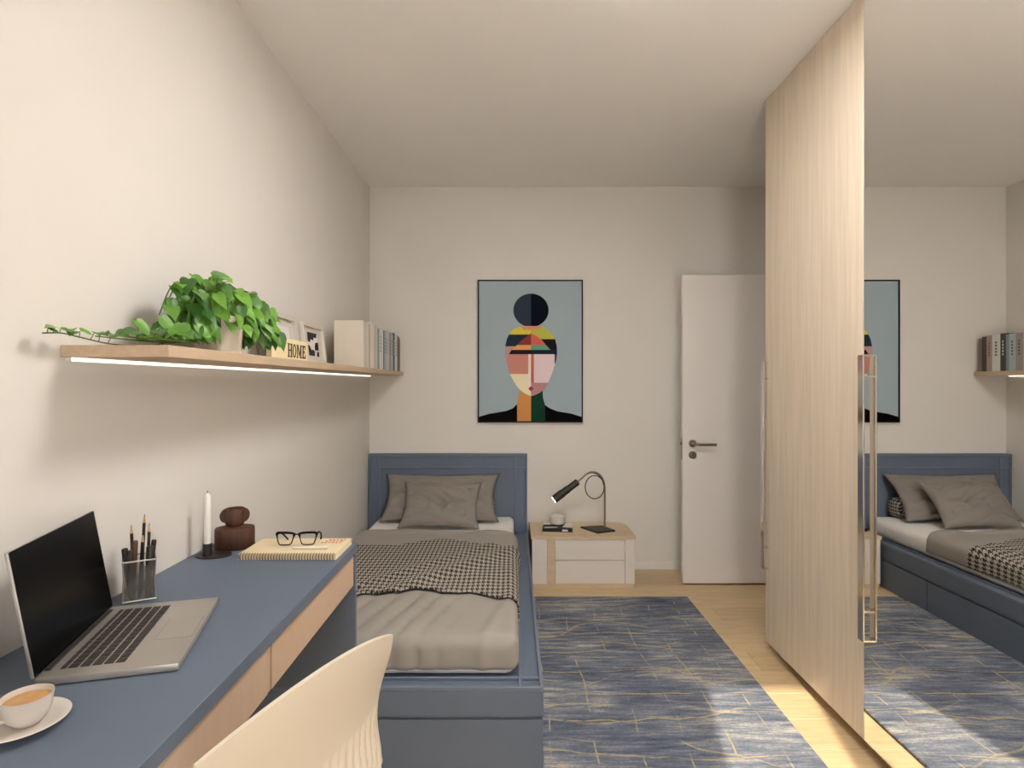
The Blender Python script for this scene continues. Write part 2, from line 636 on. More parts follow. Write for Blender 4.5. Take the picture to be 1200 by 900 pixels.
bm = new_bm(); box(bm, -.009, -.0015, 0.013, 0.027, hz - .012, hz + .008, .002)
link('latch', bm, 'brass', lp)
# door casing on the right wall
bm = new_bm()
box(bm, XR - .012, XR, DY0 - .07, DY0, 0.001, DH + .07, .002)
box(bm, XR - .012, XR, DY1 + .045, DY1 + .115, 0.001, DH + .07, .002)
box(bm, XR - .012, XR, DY0, DY1 + .045, DH, DH + .07, .002)
struct(link('trim_1', bm, 'white_trim'), 'white casing around the doorway', 'trim')

# ------------------------------------------------------------------ wardrobe with wood and mirror doors
WFX = 1.218
wr = thing('wardrobe', 'floor-to-ceiling pale wood wardrobe with a mirrored door', 'wardrobe', (0, 0, 0))
bm = new_bm(); box(bm, WFX + .024, XR - .002, 0.452, 2.764, 0.055, 2.646)
link('carcass', bm, 'wardrobe_wood', wr)
for yy in (0.55, 2.69):
    for xx in (1.29, 1.78):
        bm = new_bm(); box(bm, xx - .025, xx + .025, yy - .025, yy + .025, 0.0, 0.055, .003)
        link('foot', bm, 'wardrobe_wood', wr)

def door_handle(parent, yc):
    bm = new_bm()
    z0, z1 = 0.405, 1.385
    # strap bar standing off the door, with a deep block at each end
    box(bm, WFX - .024, WFX - .018, yc - .016, yc + .016, z0, z1, .0015)
    for a, b2 in ((z1 - .006, z1), (z1 - .078, z1 - .072), (z0, z0 + .006), (z0 + .100, z0 + .106)):
        box(bm, WFX - .018, WFX, yc - .014, yc + .014, a, b2)
    link('handle', bm, 'chrome', parent)

bm = new_bm(); box(bm, WFX, WFX + .022, 1.997, 2.768, 0.052, 2.647, .0015)
d = link('wood_door', bm, 'wardrobe_wood', wr)
door_handle(d, 2.748)
bm = new_bm()
y0, y1 = 1.226, 1.9945
box(bm, WFX + .004, WFX + .022, y0, y1, 0.052, 2.647)
d = link('mirror_door', bm, 'black_frame', wr)
bm = new_bm(); box(bm, WFX, WFX + .004, y0 + .002, y1 - .002, 0.054, 2.645)
link('mirror_panel', bm, 'mirror', d)
door_handle(d, 1.975)
bm = new_bm(); box(bm, WFX, WFX + .022, 0.452, 1.223, 0.052, 2.647, .0015)
d = link('wood_door', bm, 'wardrobe_wood', wr)
door_handle(d, 1.203)

# ------------------------------------------------------------------ rug
bm = new_bm(); box(bm, -.4805, .465, -1.10, 1.09, 0, 0.011, .003)
rug = link('rug', bm, 'rug_weave')
rug.location = (0.587, 2.364, 0.0005)
tag(rug, 'blue grey distressed rug with broken gold lines beside the bed', 'rug')

# ------------------------------------------------------------------ bed
BX0, BX1, BY0, BY1 = -0.982, 0.104, 1.90, 3.94
bed = thing('bed', 'slate blue single bed with drawers in its base', 'bed', (0, 0, 0))
bm = new_bm(); box(bm, BX0, BX1 - .012, BY0 + .012, BY1, 0.0, 0.186)
link('base', bm, 'blue_paint', bed)
bm = new_bm(); box(bm, BX0, BX1, BY0, BY1, 0.187, 0.272, .002)
link('deck', bm, 'blue_paint', bed)
bm = new_bm()
box(bm, BX1 - .012, BX1, BY0, BY1, 0.272, 0.285, .0015)
link('side_rim', bm, 'blue_lip', bed)
bm = new_bm()
box(bm, BX0, BX1 - .0125, BY0, BY0 + .012, 0.272, 0.285, .0015)
link('foot_rim', bm, 'blue_lip', bed)
bm = new_bm()
box(bm, 0.022, 0.032, BY0 + .0125, BY1, 0.272, 0.283, .0015)
box(bm, BX0, BX1 - .0125, BY0 + .066, BY0 + .076, 0.272, 0.283, .0015)
link('mattress_lip', bm, 'blue_lip', bed)
for y0, y1 in ((BY0 + .012, 2.553), (2.559, 3.237), (3.243, BY1 - .002)):
    bm = new_bm(); box(bm, BX1 - .012, BX1 - .001, y0, y1, 0.006, 0.176, .0015)
    link('drawer', bm, 'blue_paint', bed)
bm = new_bm(); box(bm, BX0, BX1 - .001, BY0 + .001, BY0 + .0115, 0.006, 0.176, .0015)
link('foot_panel', bm, 'blue_paint', bed)
bm = new_bm(); box(bm, BX0, BX1, BY1 + .006, BY1 + .048, 0.0, 0.806, .002)
hb = link('headboard', bm, 'blue_paint', bed)
bm = new_bm()
box(bm, BX0, BX1, BY1 - .004, BY1 + .006, 0.786, 0.806, .002)
box(bm, BX0, BX0 + .014, BY1 - .004, BY1 + .006, 0.2855, 0.786, .002)
box(bm, BX1 - .014, BX1, BY1 - .004, BY1 + .006, 0.2855, 0.786, .002)
link('border', bm, 'blue_paint', hb)
for x in (-0.908, 0.022):
    bm = new_bm(); box(bm, x - .006, x + .006, BY1 - .003, BY1 + .006, 0.2855, 0.786, .003)
    link('bead', bm, 'blue_lip', hb)
bm = new_bm(); box(bm, BX0 + .014, BX1 - .014, BY1 - .002, BY1 + .006, 0.708, 0.718, .002)
link('bead', bm, 'blue_lip', hb)

# mattress with fitted white sheet
MX0, MX1, MY0, MY1 = -0.905, 0.012, 1.990, 3.928
bm = new_bm(); box(bm, MX0, MX1, MY0, MY1, 0.2725, 0.386, .035, 4)
mt = link('mattress', bm, 'sheet_white', None, True, 60)
tag(mt, 'mattress in a white fitted sheet on the blue bed', 'mattress')

def fold(t, lo, hi, r):
    """unfolded cloth coordinate -> (position, drop) around rounded edges at lo and hi."""
    if t > hi - r:
        s = t - (hi - r)
        a = s / r
        if a < math.pi / 2:
            return hi - r + r * math.sin(a), r * (1 - math.cos(a))
        return hi, r + (s - r * math.pi / 2)
    if t < lo + r:
        s = (lo + r) - t
        a = s / r
        if a < math.pi / 2:
            return lo + r - r * math.sin(a), r * (1 - math.cos(a))
        return lo, r + (s - r * math.pi / 2)
    return t, 0.0

def smooth01(a, b, x):
    t = max(0.0, min(1.0, (x - a) / (b - a)))
    return t * t * (3 - 2 * t)

def wrinkle(x, y):
    """height of folds in the bedding at world x, y."""
    h = 0.0045 * noise.noise(Vector((x * 5, y * 5, 1.3))) + 0.002 * noise.noise(Vector((x * 14, y * 12, 4.0)))
    # diagonal gathers at the foot, on the wall side
    k = smooth01(-0.12, -0.34, x) * smooth01(2.50, 2.30, y)
    d = x * 0.965 - (y - 2.0) * 0.26
    d += 0.02 * noise.noise(Vector((x * 6, y * 6, 9)))
    h += k * 0.012 * (abs(math.sin(d * 40)) ** 0.45 * 2 - 1.2) * (0.65 + 0.5 * noise.noise(Vector((d * 9, 2, 0))))
    # a gather on the window side
    k2 = smooth01(-0.2, -0.12, x) * smooth01(2.45, 2.25, y)
    h += k2 * 0.008 * math.exp(-((x + 0.07 - (y - 2.1) * 0.25) / 0.022) ** 2)
    return h

def cloth(name, mats, lo_x, hi_x, lo_y, hi_y, top, r, s0, s1, e0, e1, nx, ny, drop_max, extra=None, thick=0.010, hang_foot=False):
    """cloth draped over the mattress; s = across, e = along (functions of across for the edges)."""
    bm = new_bm()
    uvl = bm.loops.layers.uv.new('UVMap')
    grid, uvs, drops = [], {}, {}
    for j in range(ny + 1):
        rowv = []
        for i in range(nx + 1):
            s = s0 + (s1 - s0) * i / nx
            ea, eb = e0(s), e1(s)
            e = ea + (eb - ea) * j / ny
            px, dx = fold(s, lo_x, hi_x, r)
            py, dy = fold(e, lo_y, 99, r) if hang_foot else (e, 0.0)
            dd = max(dx, dy)
            z = top - min(dd, drop_max)
            w = wrinkle(px, py)
            if extra:
                w += extra(px, py)
            flat = 1.0 - smooth01(0.0, r * 1.2, dd)
            z += w * flat
            off = w * (1 - flat) * 0.9
            ox = off if dx >= dy and s > 0.5 * (lo_x + hi_x) else 0.0
            oy = -off if dy > dx else 0.0
            if hang_foot:
                R_ = 0.035
                cx_, cy_ = hi_x - R_, lo_y + R_
                if px > cx_ and py < cy_:
                    ll = math.hypot(px - cx_, py - cy_)
                    if ll > R_:
                        px, py = cx_ + (px - cx_) * R_ / ll, cy_ + (py - cy_) * R_ / ll
            v = bm.verts.new((px + ox, py + oy, z))
            drops[v] = min(dx, dy)
            uvs[v] = (s, e)
            rowv.append(v)
        grid.append(rowv)
    for j in range(ny):
        for i in range(nx):
            quad = (grid[j][i], grid[j][i + 1], grid[j + 1][i + 1], grid[j + 1][i])
            if min(drops[q_] for q_ in quad) > r * 0.98:
                continue
            f = bm.faces.new(quad)
            for lp_ in f.loops:
                lp_[uvl].uv = uvs[lp_.vert]
    for v_ in [v_ for v_ in bm.verts if not v_.link_faces]:
        bm.verts.remove(v_)
    o = link(name, bm, mats, None, True, 180)
    if sum(p.normal.z * p.area for p in o.data.polygons) < 0:
        o.data.flip_normals()
    sm = o.modifiers.new('thickness', 'SOLIDIFY')
    sm.thickness = thick
    sm.offset = -1.0
    return o

dv = cloth('duvet', 'duvet_grey', MX0 - .008, MX1 + .012, MY0 - .012, 9, 0.414, 0.040,
           MX0 - .09, MX1 + .098, lambda s: MY0 - .105,
           lambda s: 3.41 + 0.035 * math.sin(s * 7 + 0.6) - 0.10 * smooth01(-.15, .06, s) - 0.05 * smooth01(-.62, -.75, s),
           90, 110, 0.112, hang_foot=True, thick=0.009,
           extra=lambda x, y: 0.012 * smooth01(3.34, 3.40, y + .1 * smooth01(-.15, .06, x)))
tag(dv, 'grey duvet spread over the lower bed', 'duvet')

def throw_extra(x, y):
    h = 0.0
    ax, ay, bx, by = -0.46, 2.45, 0.02, 3.0
    L = math.hypot(bx - ax, by - ay)
    ux, uy = (bx - ax) / L, (by - ay) / L
    d = (x - ax) * -uy + (y - ay) * ux
    h += 0.016 * math.exp(-(d / 0.05) ** 2) * smooth01(-.6, -.35, x)
    d2 = d - 0.14
    h += 0.009 * math.exp(-(d2 / 0.04) ** 2)
    h += 0.003 * (1 + noise.noise(Vector((x * 8, y * 7, 22))))
    return h
th = cloth('throw_blanket', 'houndstooth', MX0 - .010, MX1 + .0155, 0, 9, 0.426, 0.042,
           MX0 - .06, MX1 + .10,
           lambda s: 2.35 + 0.018 * math.sin(s * 11) + 0.012 * math.sin(s * 29) + 0.05 * smooth01(-.6, -.3, s) - 0.10 * smooth01(-.2, .08, s),
           lambda s: 3.03 + 0.13 * math.exp(-((s + .38) / .28) ** 2) + 0.02 * math.sin(s * 13) - .03 * smooth01(-.1, .1, s),
           110, 90, 0.112, extra=throw_extra, thick=0.007)
tag(th, 'black and beige houndstooth throw across the bed', 'blanket')

def pillow(name, w, h, t, loc, rx_, rz_, label, seed, tuft=0.0, matn='pillow_grey'):
    """soft pillow: local x = width, y = height (0 at lower edge), z = thickness."""
    bm = new_bm()
    n = 36
    fronts, backs = [], []
    for side in (1, -1):
        g = []
        for j in range(n + 1):
            r_ = []
            for i in range(n + 1):
                u, v = -1 + 2 * i / n, -1 + 2 * j / n
                pin = 1 - 0.11 * (1 - v * v) * abs(u) ** 3
                piv = 1 - 0.13 * (1 - u * u) * abs(v) ** 3
                x = u * w / 2 * pin
                yy = v * h / 2 * piv
                prof = max(0.0, (1 - abs(u) ** 2.6)) ** 0.55 * max(0.0, (1 - abs(v) ** 2.4)) ** 0.55
                z = t / 2 * prof
                if side == 1:
                    edge = min(1, prof * 1.6)
                    z += edge * 0.010 * noise.noise(Vector((u * 2.2 + seed, v * 2.6, seed)))
                    # creases radiating from corners / centre
                    cr = abs(noise.noise(Vector((u * 2.4 + 3 * v, v * 2.1 - u, seed * 3.1))))
                    z -= edge * 0.020 * math.exp(-(cr / 0.08) ** 2)
                    if tuft:
                        rr = math.hypot(u, v)
                        z -= tuft * edge * math.exp(-(rr / 0.18) ** 2)
                        z -= tuft * 0.55 * edge * math.exp(-((v - 0.12 * u * u) / 0.07) ** 2) * smooth01(1.0, 0.1, abs(u))
                        if v < 0:
                            z -= tuft * 0.5 * edge * math.exp(-((u + .15 * v) / 0.07) ** 2) * smooth01(-.95, -.2, v)
                    r_.append(bm.verts.new((x, yy + h / 2, z)))
                else:
                    r_.append(bm.verts.new((x, yy + h / 2, -z * 0.55)))
            g.append(r_)
        for j in range(n):
            for i in range(n):
                q = (g[j][i], g[j][i + 1], g[j + 1][i + 1], g[j + 1][i])
                bm.faces.new(q if side == 1 else tuple(reversed(q)))
    bmesh.ops.remove_doubles(bm, verts=bm.verts[:], dist=0.0004)
    o = link(name, bm, matn, None, True, 180)
    o.location = loc
    o.rotation_euler = (rx_, 0, rz_)
    return tag(o, label, 'pillow')

pillow('pillow', 0.775, 0.360, 0.130, (-0.470, 3.690, 0.400), math.radians(50), 0.0,
       'wide grey pillow leaning on the headboard behind a smaller one', 2.0)
pillow('pillow', 0.505, 0.340, 0.120, (-0.452, 3.515, 0.400), math.radians(47), math.radians(-2),
       'smaller grey pillow with a pinched centre lying in front', 5.0, 0.034)
# bolster behind the pillows
bm = new_bm()
uvl = bm.loops.layers.uv.new('UVMap')
prof = [(0.0, -.30), (0.03, -.31), (0.055, -.305), (0.066, -.285), (0.068, 0.0), (0.066, .285), (0.055, .305), (0.03, .31), (0.0, .30)]
seg = 28
rings = [[bm.verts.new((x, r * math.cos(2 * math.pi * k / seg), r * math.sin(2 * math.pi * k / seg))) for k in range(seg)] for r, x in prof[1:-1]]
ring_faces(bm, rings)
for f in bm.faces:
    for lp_ in f.loops:
        c = lp_.vert.co
        a = math.atan2(c.z, c.y)
        lp_[uvl].uv = (c.x, a * 0.068) if abs(f.calc_center_median().x) < 0.25 else (c.y, c.z * 1.8)
bo = link('bolster', bm, 'houndstooth', None, True, 60)
bo.location = (-0.425, 3.869, 0.4555)
tag(bo, 'round houndstooth bolster behind the grey pillows', 'pillow')

# ------------------------------------------------------------------ desk
DZ = 0.7586
DXF = -0.513
DY_0, DY_1 = 0.58, 1.914
desk = thing('desk', 'long slate blue desk with beige drawer fronts', 'desk')
bm = new_bm(); box(bm, XL + .002, DXF, DY_0, DY_1, DZ - .030, DZ, .0015)
link('desktop', bm, 'blue_paint', desk)
bm = new_bm(); box(bm, XL + .003, DXF - .003, 1.896, DY_1, 0.2865, DZ - .0305, .001)
link('end_panel', bm, 'blue_paint', desk)
bm = new_bm(); box(bm, XL + .003, DXF - .003, DY_0, DY_0 + .02, 0.0, DZ - .0305, .001)
link('end_panel', bm, 'blue_paint', desk)
bm = new_bm(); box(bm, XL + .003, DXF - .030, DY_0 + .0205, 1.8955, DZ - .132, DZ - .0305)
link('drawer_case', bm, 'drawer_beige', desk)
for y0, y1 in ((DY_0 + .022, 1.2285), (1.2495, 1.893)):
    bm = new_bm(); box(bm, DXF - .0295, DXF - .008, y0, y1, DZ - .136, DZ - .034, .001)
    link('drawer', bm, 'drawer_beige', desk)
bm = new_bm(); box(bm, DXF - .0295, DXF - .0095, 1.2315, 1.2455, DZ - .136, DZ - .034, .001)
link('drawer_divider', bm, 'drawer_beige', desk)

# ------------------------------------------------------------------ chair
CH = Vector((-0.3215, 0.934, 0.0))
ang = math.atan2(0.41, -0.912)
chair = thing('desk_chair', 'cream plastic shell chair with a ribbed back at the desk', 'chair', CH, ang)
prof = [(-.036, .840), (-.030, .80), (-.017, .74), (-.006, .68), (-.002, .62), (-.008, .56), (-.006, .505), (0.050, .462), (0.14, .447), (0.25, .447), (0.35, .455), (0.43, .460), (0.462, .448), (0.474, .425)]
hw = [.212, .212, .211, .210, .213, .222, .232, .234, .232, .228, .222, .214, .205, .198]
cur = [.036, .036, .037, .038, .040, .044, .052, .058, .052, .040, .030, .020, .012, .008]
PF = catmull([(a, 0, b2) for a, b2 in prof], 9)
HW = [v.x for v in catmull([(a, 0, 0) for a in hw], 9)]
CU = [v.x for v in catmull([(a, 0, 0) for a in cur], 9)]
NU = 160
bm = new_bm()
outer, inner = [], []
for k, p in enumerate(PF):
    t = (PF[min(k + 1, len(PF) - 1)] - PF[max(k - 1, 0)]).normalized()
    nrm = Vector((-t.z, 0, t.x)) * -1.0          # towards the sitter
    if nrm.x < 0 and nrm.z < 0.3:
        nrm = -nrm
    if k > len(PF) * 0.55 and nrm.z < 0:
        nrm = -nrm
    ro, ri = [], []
    for i in range(NU + 1):
        u = -1 + 2 * i / NU
        arch = 0.050 * u * u * smooth01(0.60, 0.84, p.z) if k < len(PF) * 0.5 else 0.0
        c = Vector((p.x, 0, p.z - arch)) + nrm * (CU[k] * u * u)
        c.y = -u * HW[k]
        th_ = 0.0022 + 0.0014 * (1 - abs(u) ** 8)
        rib = 0.0
        if k < len(PF) * 0.52 and abs(u) < 0.93:
            on = smooth01(0.660, 0.652, p.z)
            ph = (c.y / 0.42 + 0.5) * 18
            rib = on * (0.0030 + 0.0085 * (abs(math.cos(ph * math.pi)) ** 0.35 - 1) * smooth01(.93, .90, abs(u)))
        ro.append(bm.verts.new(c - nrm * (th_ + rib)))
        ri.append(bm.verts.new(c + nrm * th_))
    outer.append(ro); inner.append(ri)
for k in range(len(PF) - 1):
    for i in range(NU):
        bm.faces.new((outer[k][i], outer[k][i + 1], outer[k + 1][i + 1], outer[k + 1][i]))
        bm.faces.new((inner[k][i + 1], inner[k][i], inner[k + 1][i], inner[k + 1][i + 1]))
    bm.faces.new((outer[k][0], outer[k + 1][0], inner[k + 1][0], inner[k][0]))
    bm.faces.new((outer[k][-1], inner[k][-1], inner[k + 1][-1], outer[k + 1][-1]))
for k in (0, -1):
    for i in range(NU):
        bm.faces.new((outer[k][i], inner[k][i], inner[k][i + 1], outer[k][i + 1]))
link('shell', bm, 'cream_plastic', chair, True, 50)
for sx, sy in ((0.09, .15), (0.09, -.15), (0.38, .15), (0.38, -.15)):
    bm = new_bm()
    fx = sx + (-.07 if sx < .2 else .05)
    fy = sy * 1.3
    tube(bm, [(sx, sy, .448), (sx + (fx - sx) * .5, sy + (fy - sy) * .5, .22), (fx, fy, 0.002)], [.018, .015, .011], 12)
    link('leg', bm, 'cream_plastic', chair, True)

# ------------------------------------------------------------------ wall shelf with LED profile
SZ = 1.370
SY0, SY1, SXF = 1.257, 3.968, -0.749
shelf = thing('wall_shelf', 'long pale wood shelf with a light strip beneath it', 'shelf')
bm = new_bm(); box(bm, XL + .001, SXF, SY0, SY1, SZ - .026, SZ, .001)
link('shelf_board', bm, 'shelf_wood', shelf)
bm = new_bm(); box(bm, XL + .002, XL + .016, SY0 + .012, SY1 - .02, SZ - .033, SZ - .0262)
lb = link('light_profile', bm, 'led_body', shelf)
bm = new_bm(); box(bm, XL + .0165, XL + .019, SY0 + .012, SY1 - .02, SZ - .035, SZ - .0264)
link('light_strip', bm, 'led_glow', lb)

# ------------------------------------------------------------------ books on the shelf
book_cols = [(214, 204, 190), (206, 198, 186), (220, 212, 200), (182, 176, 164), (228, 222, 212), (222, 214, 202),
             (198, 182, 168), (214, 206, 196), (148, 162, 160), (222, 220, 216), (226, 222, 218), (70, 64, 60),
             (176, 186, 190), (196, 204, 208), (206, 196, 184), (164, 154, 148), (176, 196, 202), (138, 152, 162),
             (60, 58, 58), (224, 222, 218), (176, 152, 140), (66, 66, 60), (150, 122, 112)]
names_c = ['cream', 'oatmeal', 'ivory', 'grey beige', 'chalk white', 'pale cream', 'dusty pink', 'bone', 'sage grey',
           'off-white', 'snow white', 'dark brown', 'pale steel blue', 'ice grey', 'sand', 'mauve grey', 'light blue',
           'slate blue', 'charcoal', 'bright white', 'pinkish brown', 'dark olive', 'brown']
widths = [.046, .020, .036, .030, .058, .038, .026, .034, .050, .056, .040, .022, .052, .046, .036, .050, .046, .022, .040, .062, .042, .036, .024]
heights = [.246, .243, .238, .240, .250, .246, .244, .246, .236, .243, .240, .236, .240, .238, .246, .240, .238, .236, .246, .242, .240, .236, .224]
tot = sum(widths)
scale_w = (3.958 - 2.985) / (tot + .0012 * len(widths))
yb = 2.985
prev = None
for i, (w_, h_, c_) in enumerate(zip(widths, heights, book_cols)):
    w = w_ * scale_w
    mn = 'book_cover_' + names_c[i].replace(' ', '_').replace('-', '_')
    mat(mn, rgb(*c_), 0.6, var=0.03, scale=12)
    dpt = 0.150 + 0.012 * ((i * 37) % 5) / 5
    if i == 0:
        dpt = 0.152
    place = ('nearest the picture frames in the shelf row' if i == 0 else
             'standing between the ' + names_c[i - 1] + ' and ' + (names_c[i + 1] + ' books on the shelf' if i < len(widths) - 1 else '') if i < len(widths) - 1 else
             'standing last in the shelf row at the back wall')
    b = thing('book', names_c[i] + ' book ' + place, 'book', (-0.770, yb, SZ), 0, 'books on the long shelf')
    bm = new_bm()
    ct = 0.0028
    box(bm, -dpt, 0, 0, ct, 0.0005, h_)
    box(bm, -dpt, 0, w - ct, w, 0.0005, h_)
    box(bm, -ct, 0.0008, ct, w - ct, 0.0005, h_)
    link('cover', bm, mn, b)
    bm = new_bm(); box(bm, -dpt + .004, -ct, ct, w - ct, 0.004, h_ - .004)
    link('page_block', bm, 'note_pages', b)
    if w > .03 and i in (9, 12, 16, 19, 20, 15, 11, 18, 13):
        bm = new_bm()
        for q in range(5):
            zc = h_ * (0.42 + 0.085 * q)
            box(bm, .0006, .0014, w * .38, w * .62, zc, zc + .012)
        link('spine_title', bm, 'photo_grey' if sum(c_) > 330 else 'photo_light', b)
    yb += w + .0012

# ------------------------------------------------------------------ picture frames and HOME sign
def shelf_frame(yc, w, h, xb, label, art):
    """frame leaning back towards the wall; local x = out of wall, y along wall, z up."""
    fr_ = thing('picture_frame', label, 'picture frame', (xb, yc, SZ + .0014))
    fr_.rotation_euler = (0, math.radians(-6), 0)
    bm = new_bm()
    t = 0.016
    box(bm, 0, .018, -w / 2, -w / 2 + t, 0, h, .001)
    box(bm, 0, .018, w / 2 - t, w / 2, 0, h, .001)
    box(bm, 0, .018, -w / 2 + t, w / 2 - t, 0, t, .001)
    box(bm, 0, .018, -w / 2 + t, w / 2 - t, h - t, h, .001)
    link('frame', bm, 'frame_grey', fr_)
    bm = new_bm(); box(bm, .001, .005, -w / 2 + t, w / 2 - t, t, h - t)
    link('mount', bm, 'frame_mount', fr_)
    art(fr_, w, h)

def flat_poly(bm, pts, x, mi):
    f = bm.faces.new([bm.verts.new((x, a, b2)) for a, b2 in pts])
    f.material_index = mi

def art_city(p, w, h):
    bm = new_bm()
    a0, a1, b0, b1 = -.065, .085, .055, .145
    flat_poly(bm, [(a0, b0), (a1, b0), (a1, b1), (a0, b1)], .0054, 0)
    flat_poly(bm, [(a0, b0), (a0 + .016, b0), (a0 + .016, b1), (a0, b1)], .0057, 1)
    x = a0 + .022
    hs = [.03, .045, .038, .052, .03, .048, .036, .05, .03, .042]
    for k, hh in enumerate(hs):
        flat_poly(bm, [(x, b0), (x + .010, b0), (x + .010, b0 + hh * .8), (x + .005, b0 + hh), (x, b0 + hh * .8)], .0056, 1)
        x += .0115
    link('photo_print', bm, ['photo_light', 'ink_black'], p)

def art_abstract(p, w, h):
    bm = new_bm()
    a0, a1, b0, b1 = -.062, .070, .038, .142
    def q(u, v):
        return (a0 + u * (a1 - a0), b0 + v * (b1 - b0))
    flat_poly(bm, [q(0, 0), q(1, 0), q(1, 1), q(0, 1)], .0054, 0)
    for pl in ([(0, .62), (0, 1), (.95, 1), (.85, .80), (.62, .82), (.5, .66), (.3, .72), (.18, .56)],
               [(0, 0), (.55, 0), (.6, .2), (.42, .28), (.28, .24), (.15, .42), (0, .46)],
               [(.62, .22), (.8, .28), (1, .26), (1, .62), (.72, .60), (.62, .42)],
               [(.74, 0), (1, 0), (1, .2), (.84, .22)]):
        flat_poly(bm, [q(*z) for z in pl], .0057, 1)
    link('art_print', bm, ['photo_light', 'ink_black'], p)

shelf_frame(2.272, .285, .190, -0.905, 'pale grey picture frame with a small city skyline photo', art_city)
shelf_frame(2.572, .275, .180, -0.885, 'pale grey picture frame with a black and white abstract print', art_abstract)

sign = thing('home_sign', 'cream sign block reading HOME beside the potted vine', 'sign', (-0.803, 2.092, SZ))
bm = new_bm(); box(bm, -.02, 0, -.165, .170, 0.0005, .078, .001)
link('sign_block', bm, 'sign_cream', sign)
bm = new_bm()
def stroke(y0, y1, z0, z1):
    box(bm, 0.0, 0.0008, y0, y1, z0, z1)
LH, LZ = .050, .012          # letter height, base
def letter_H(y):
    stroke(y + .004, y + .013, LZ, LZ + LH); stroke(y + .029, y + .038, LZ, LZ + LH)
    stroke(y + .013, y + .029, LZ + LH * .46, LZ + LH * .56)
    for yy in (y, y + .025):
        stroke(yy, yy + .017, LZ, LZ + .005); stroke(yy, yy + .017, LZ + LH - .005, LZ + LH)
def letter_O(y):
    n = 28
    vi, vo = [], []
    for k in range(n):
        a = 2 * math.pi * k / n
        vo.append(bm.verts.new((.0007, y + .019 + .019 * math.cos(a), LZ + LH / 2 + LH / 2 * math.sin(a))))
        vi.append(bm.verts.new((.0007, y + .019 + .0095 * math.cos(a), LZ + LH / 2 + (LH / 2 - .006) * math.sin(a))))
    for k in range(n):
        j = (k + 1) % n
        bm.faces.new((vo[k], vo[j], vi[j], vi[k]))
def letter_M(y):
    stroke(y + .004, y + .010, LZ, LZ + LH); stroke(y + .036, y + .046, LZ, LZ + LH)
    stroke(y, y + .014, LZ, LZ + .005); stroke(y + .032, y + .050, LZ, LZ + .005)
    stroke(y, y + .010, LZ + LH - .005, LZ + LH); stroke(y + .040, y + .050, LZ + LH - .005, LZ + LH)
    for pl in ([(y + .004, LZ + LH), (y + .016, LZ + LH), (y + .028, LZ + .010), (y + .022, LZ + .006)],
               [(y + .046, LZ + LH), (y + .038, LZ + LH), (y + .022, LZ + .006), (y + .027, LZ + .006)]):
        bm.faces.new([bm.verts.new((.0007, a, b2)) for a, b2 in pl])
def letter_E(y):
    stroke(y + .004, y + .014, LZ, LZ + LH)
    stroke(y, y + .036, LZ, LZ + .006); stroke(y, y + .034, LZ + LH - .006, LZ + LH)
    stroke(y + .014, y + .026, LZ + LH * .46, LZ + LH * .56)
    stroke(y + .031, y + .036, LZ, LZ + .016); stroke(y + .029, y + .034, LZ + LH - .015, LZ + LH)
    stroke(y + .023, y + .027, LZ + LH * .38, LZ + LH * .64)
letter_H(-.030); letter_O(.013); letter_M(.056); letter_E(.112)
link('lettering', bm, 'ink_black', sign)

# ------------------------------------------------------------------ potted vine
PX, PY = -0.858, 1.685
plant = thing('potted_vine', 'leafy green trailing vine in a pale pot on the shelf', 'plant', (PX, PY, SZ))
bm = new_bm()
lathe(bm, [(.056, .0005), (.060, .003), (.068, .105), (.068, .110), (.063, .110), (.061, .095), (.0, .095)], 36, cap1=False)
link('pot', bm, 'pot_ceramic', plant, True)
bm = new_bm(); lathe(bm, [(.0605, .0955), (.04, .100), (.01, .102)], 24)
link('soil', bm, 'soil', plant, True)

def leaf_mesh(seed):
    r_ = random.Random(seed)
    bm = new_bm()
    # heart-shaped outline, unit length along +x
    half = [(0.0, 0.0), (-.06, .08), (-.05, .18), (.06, .27), (.22, .31), (.42, .28), (.64, .19), (.84, .075), (1.0, 0.0)]
    ns = len(half)
    cup = r_.uniform(.12, .22)
    droop = r_.uniform(.16, .34)
    def pos(x, yv):
        return Vector((x, yv, cup * abs(yv) - droop * x * x + 0.05 * math.sin(x * 9 + seed) * abs(yv) * 2))
    mid = [bm.verts.new(pos(max(0, h[0]) if i else 0.0, 0)) for i, h in enumerate(half)]
    mid = []
    for i in range(ns):
        x = i / (ns - 1)
        mid.append(bm.verts.new(pos(x, 0)))
    for sgn in (1, -1):
        out_, in_ = [], []
        for i, (x, yv) in enumerate(half):
            mx_ = i / (ns - 1)
            in_.append(bm.verts.new(pos(x * .5 + mx_ * .5, sgn * yv * .5)) if 0 < i < ns - 1 else mid[i])
            out_.append(bm.verts.new(pos(x, sgn * yv)) if 0 < i < ns - 1 else mid[i])
        for a, b2 in ((mid, in_), (in_, out_)):
            for i in range(ns - 1):
                q = []
                for v in (a[i], a[i + 1], b2[i + 1], b2[i]):
                    if v not in q:
                        q.append(v)
                if len(q) >= 3:
                    try:
                        bm.faces.new(q)
                    except ValueError:
                        pass
    for v in [v for v in bm.verts if not v.link_faces]:
        bm.verts.remove(v)
    me = bpy.data.meshes.new('leaf')
    bmesh.ops.recalc_face_normals(bm, faces=bm.faces[:])
    bm.to_mesh(me)
    bm.free()
    me.materials.append(MATS['leaf_green'])
    me.shade_smooth()
    return me
LEAVES = [leaf_mesh(s) for s in range(4)]
lr = random.Random(21)
XMIN, XMAX = XL + .02 - PX, SXF + .04 - PX
stem_bm = new_bm()

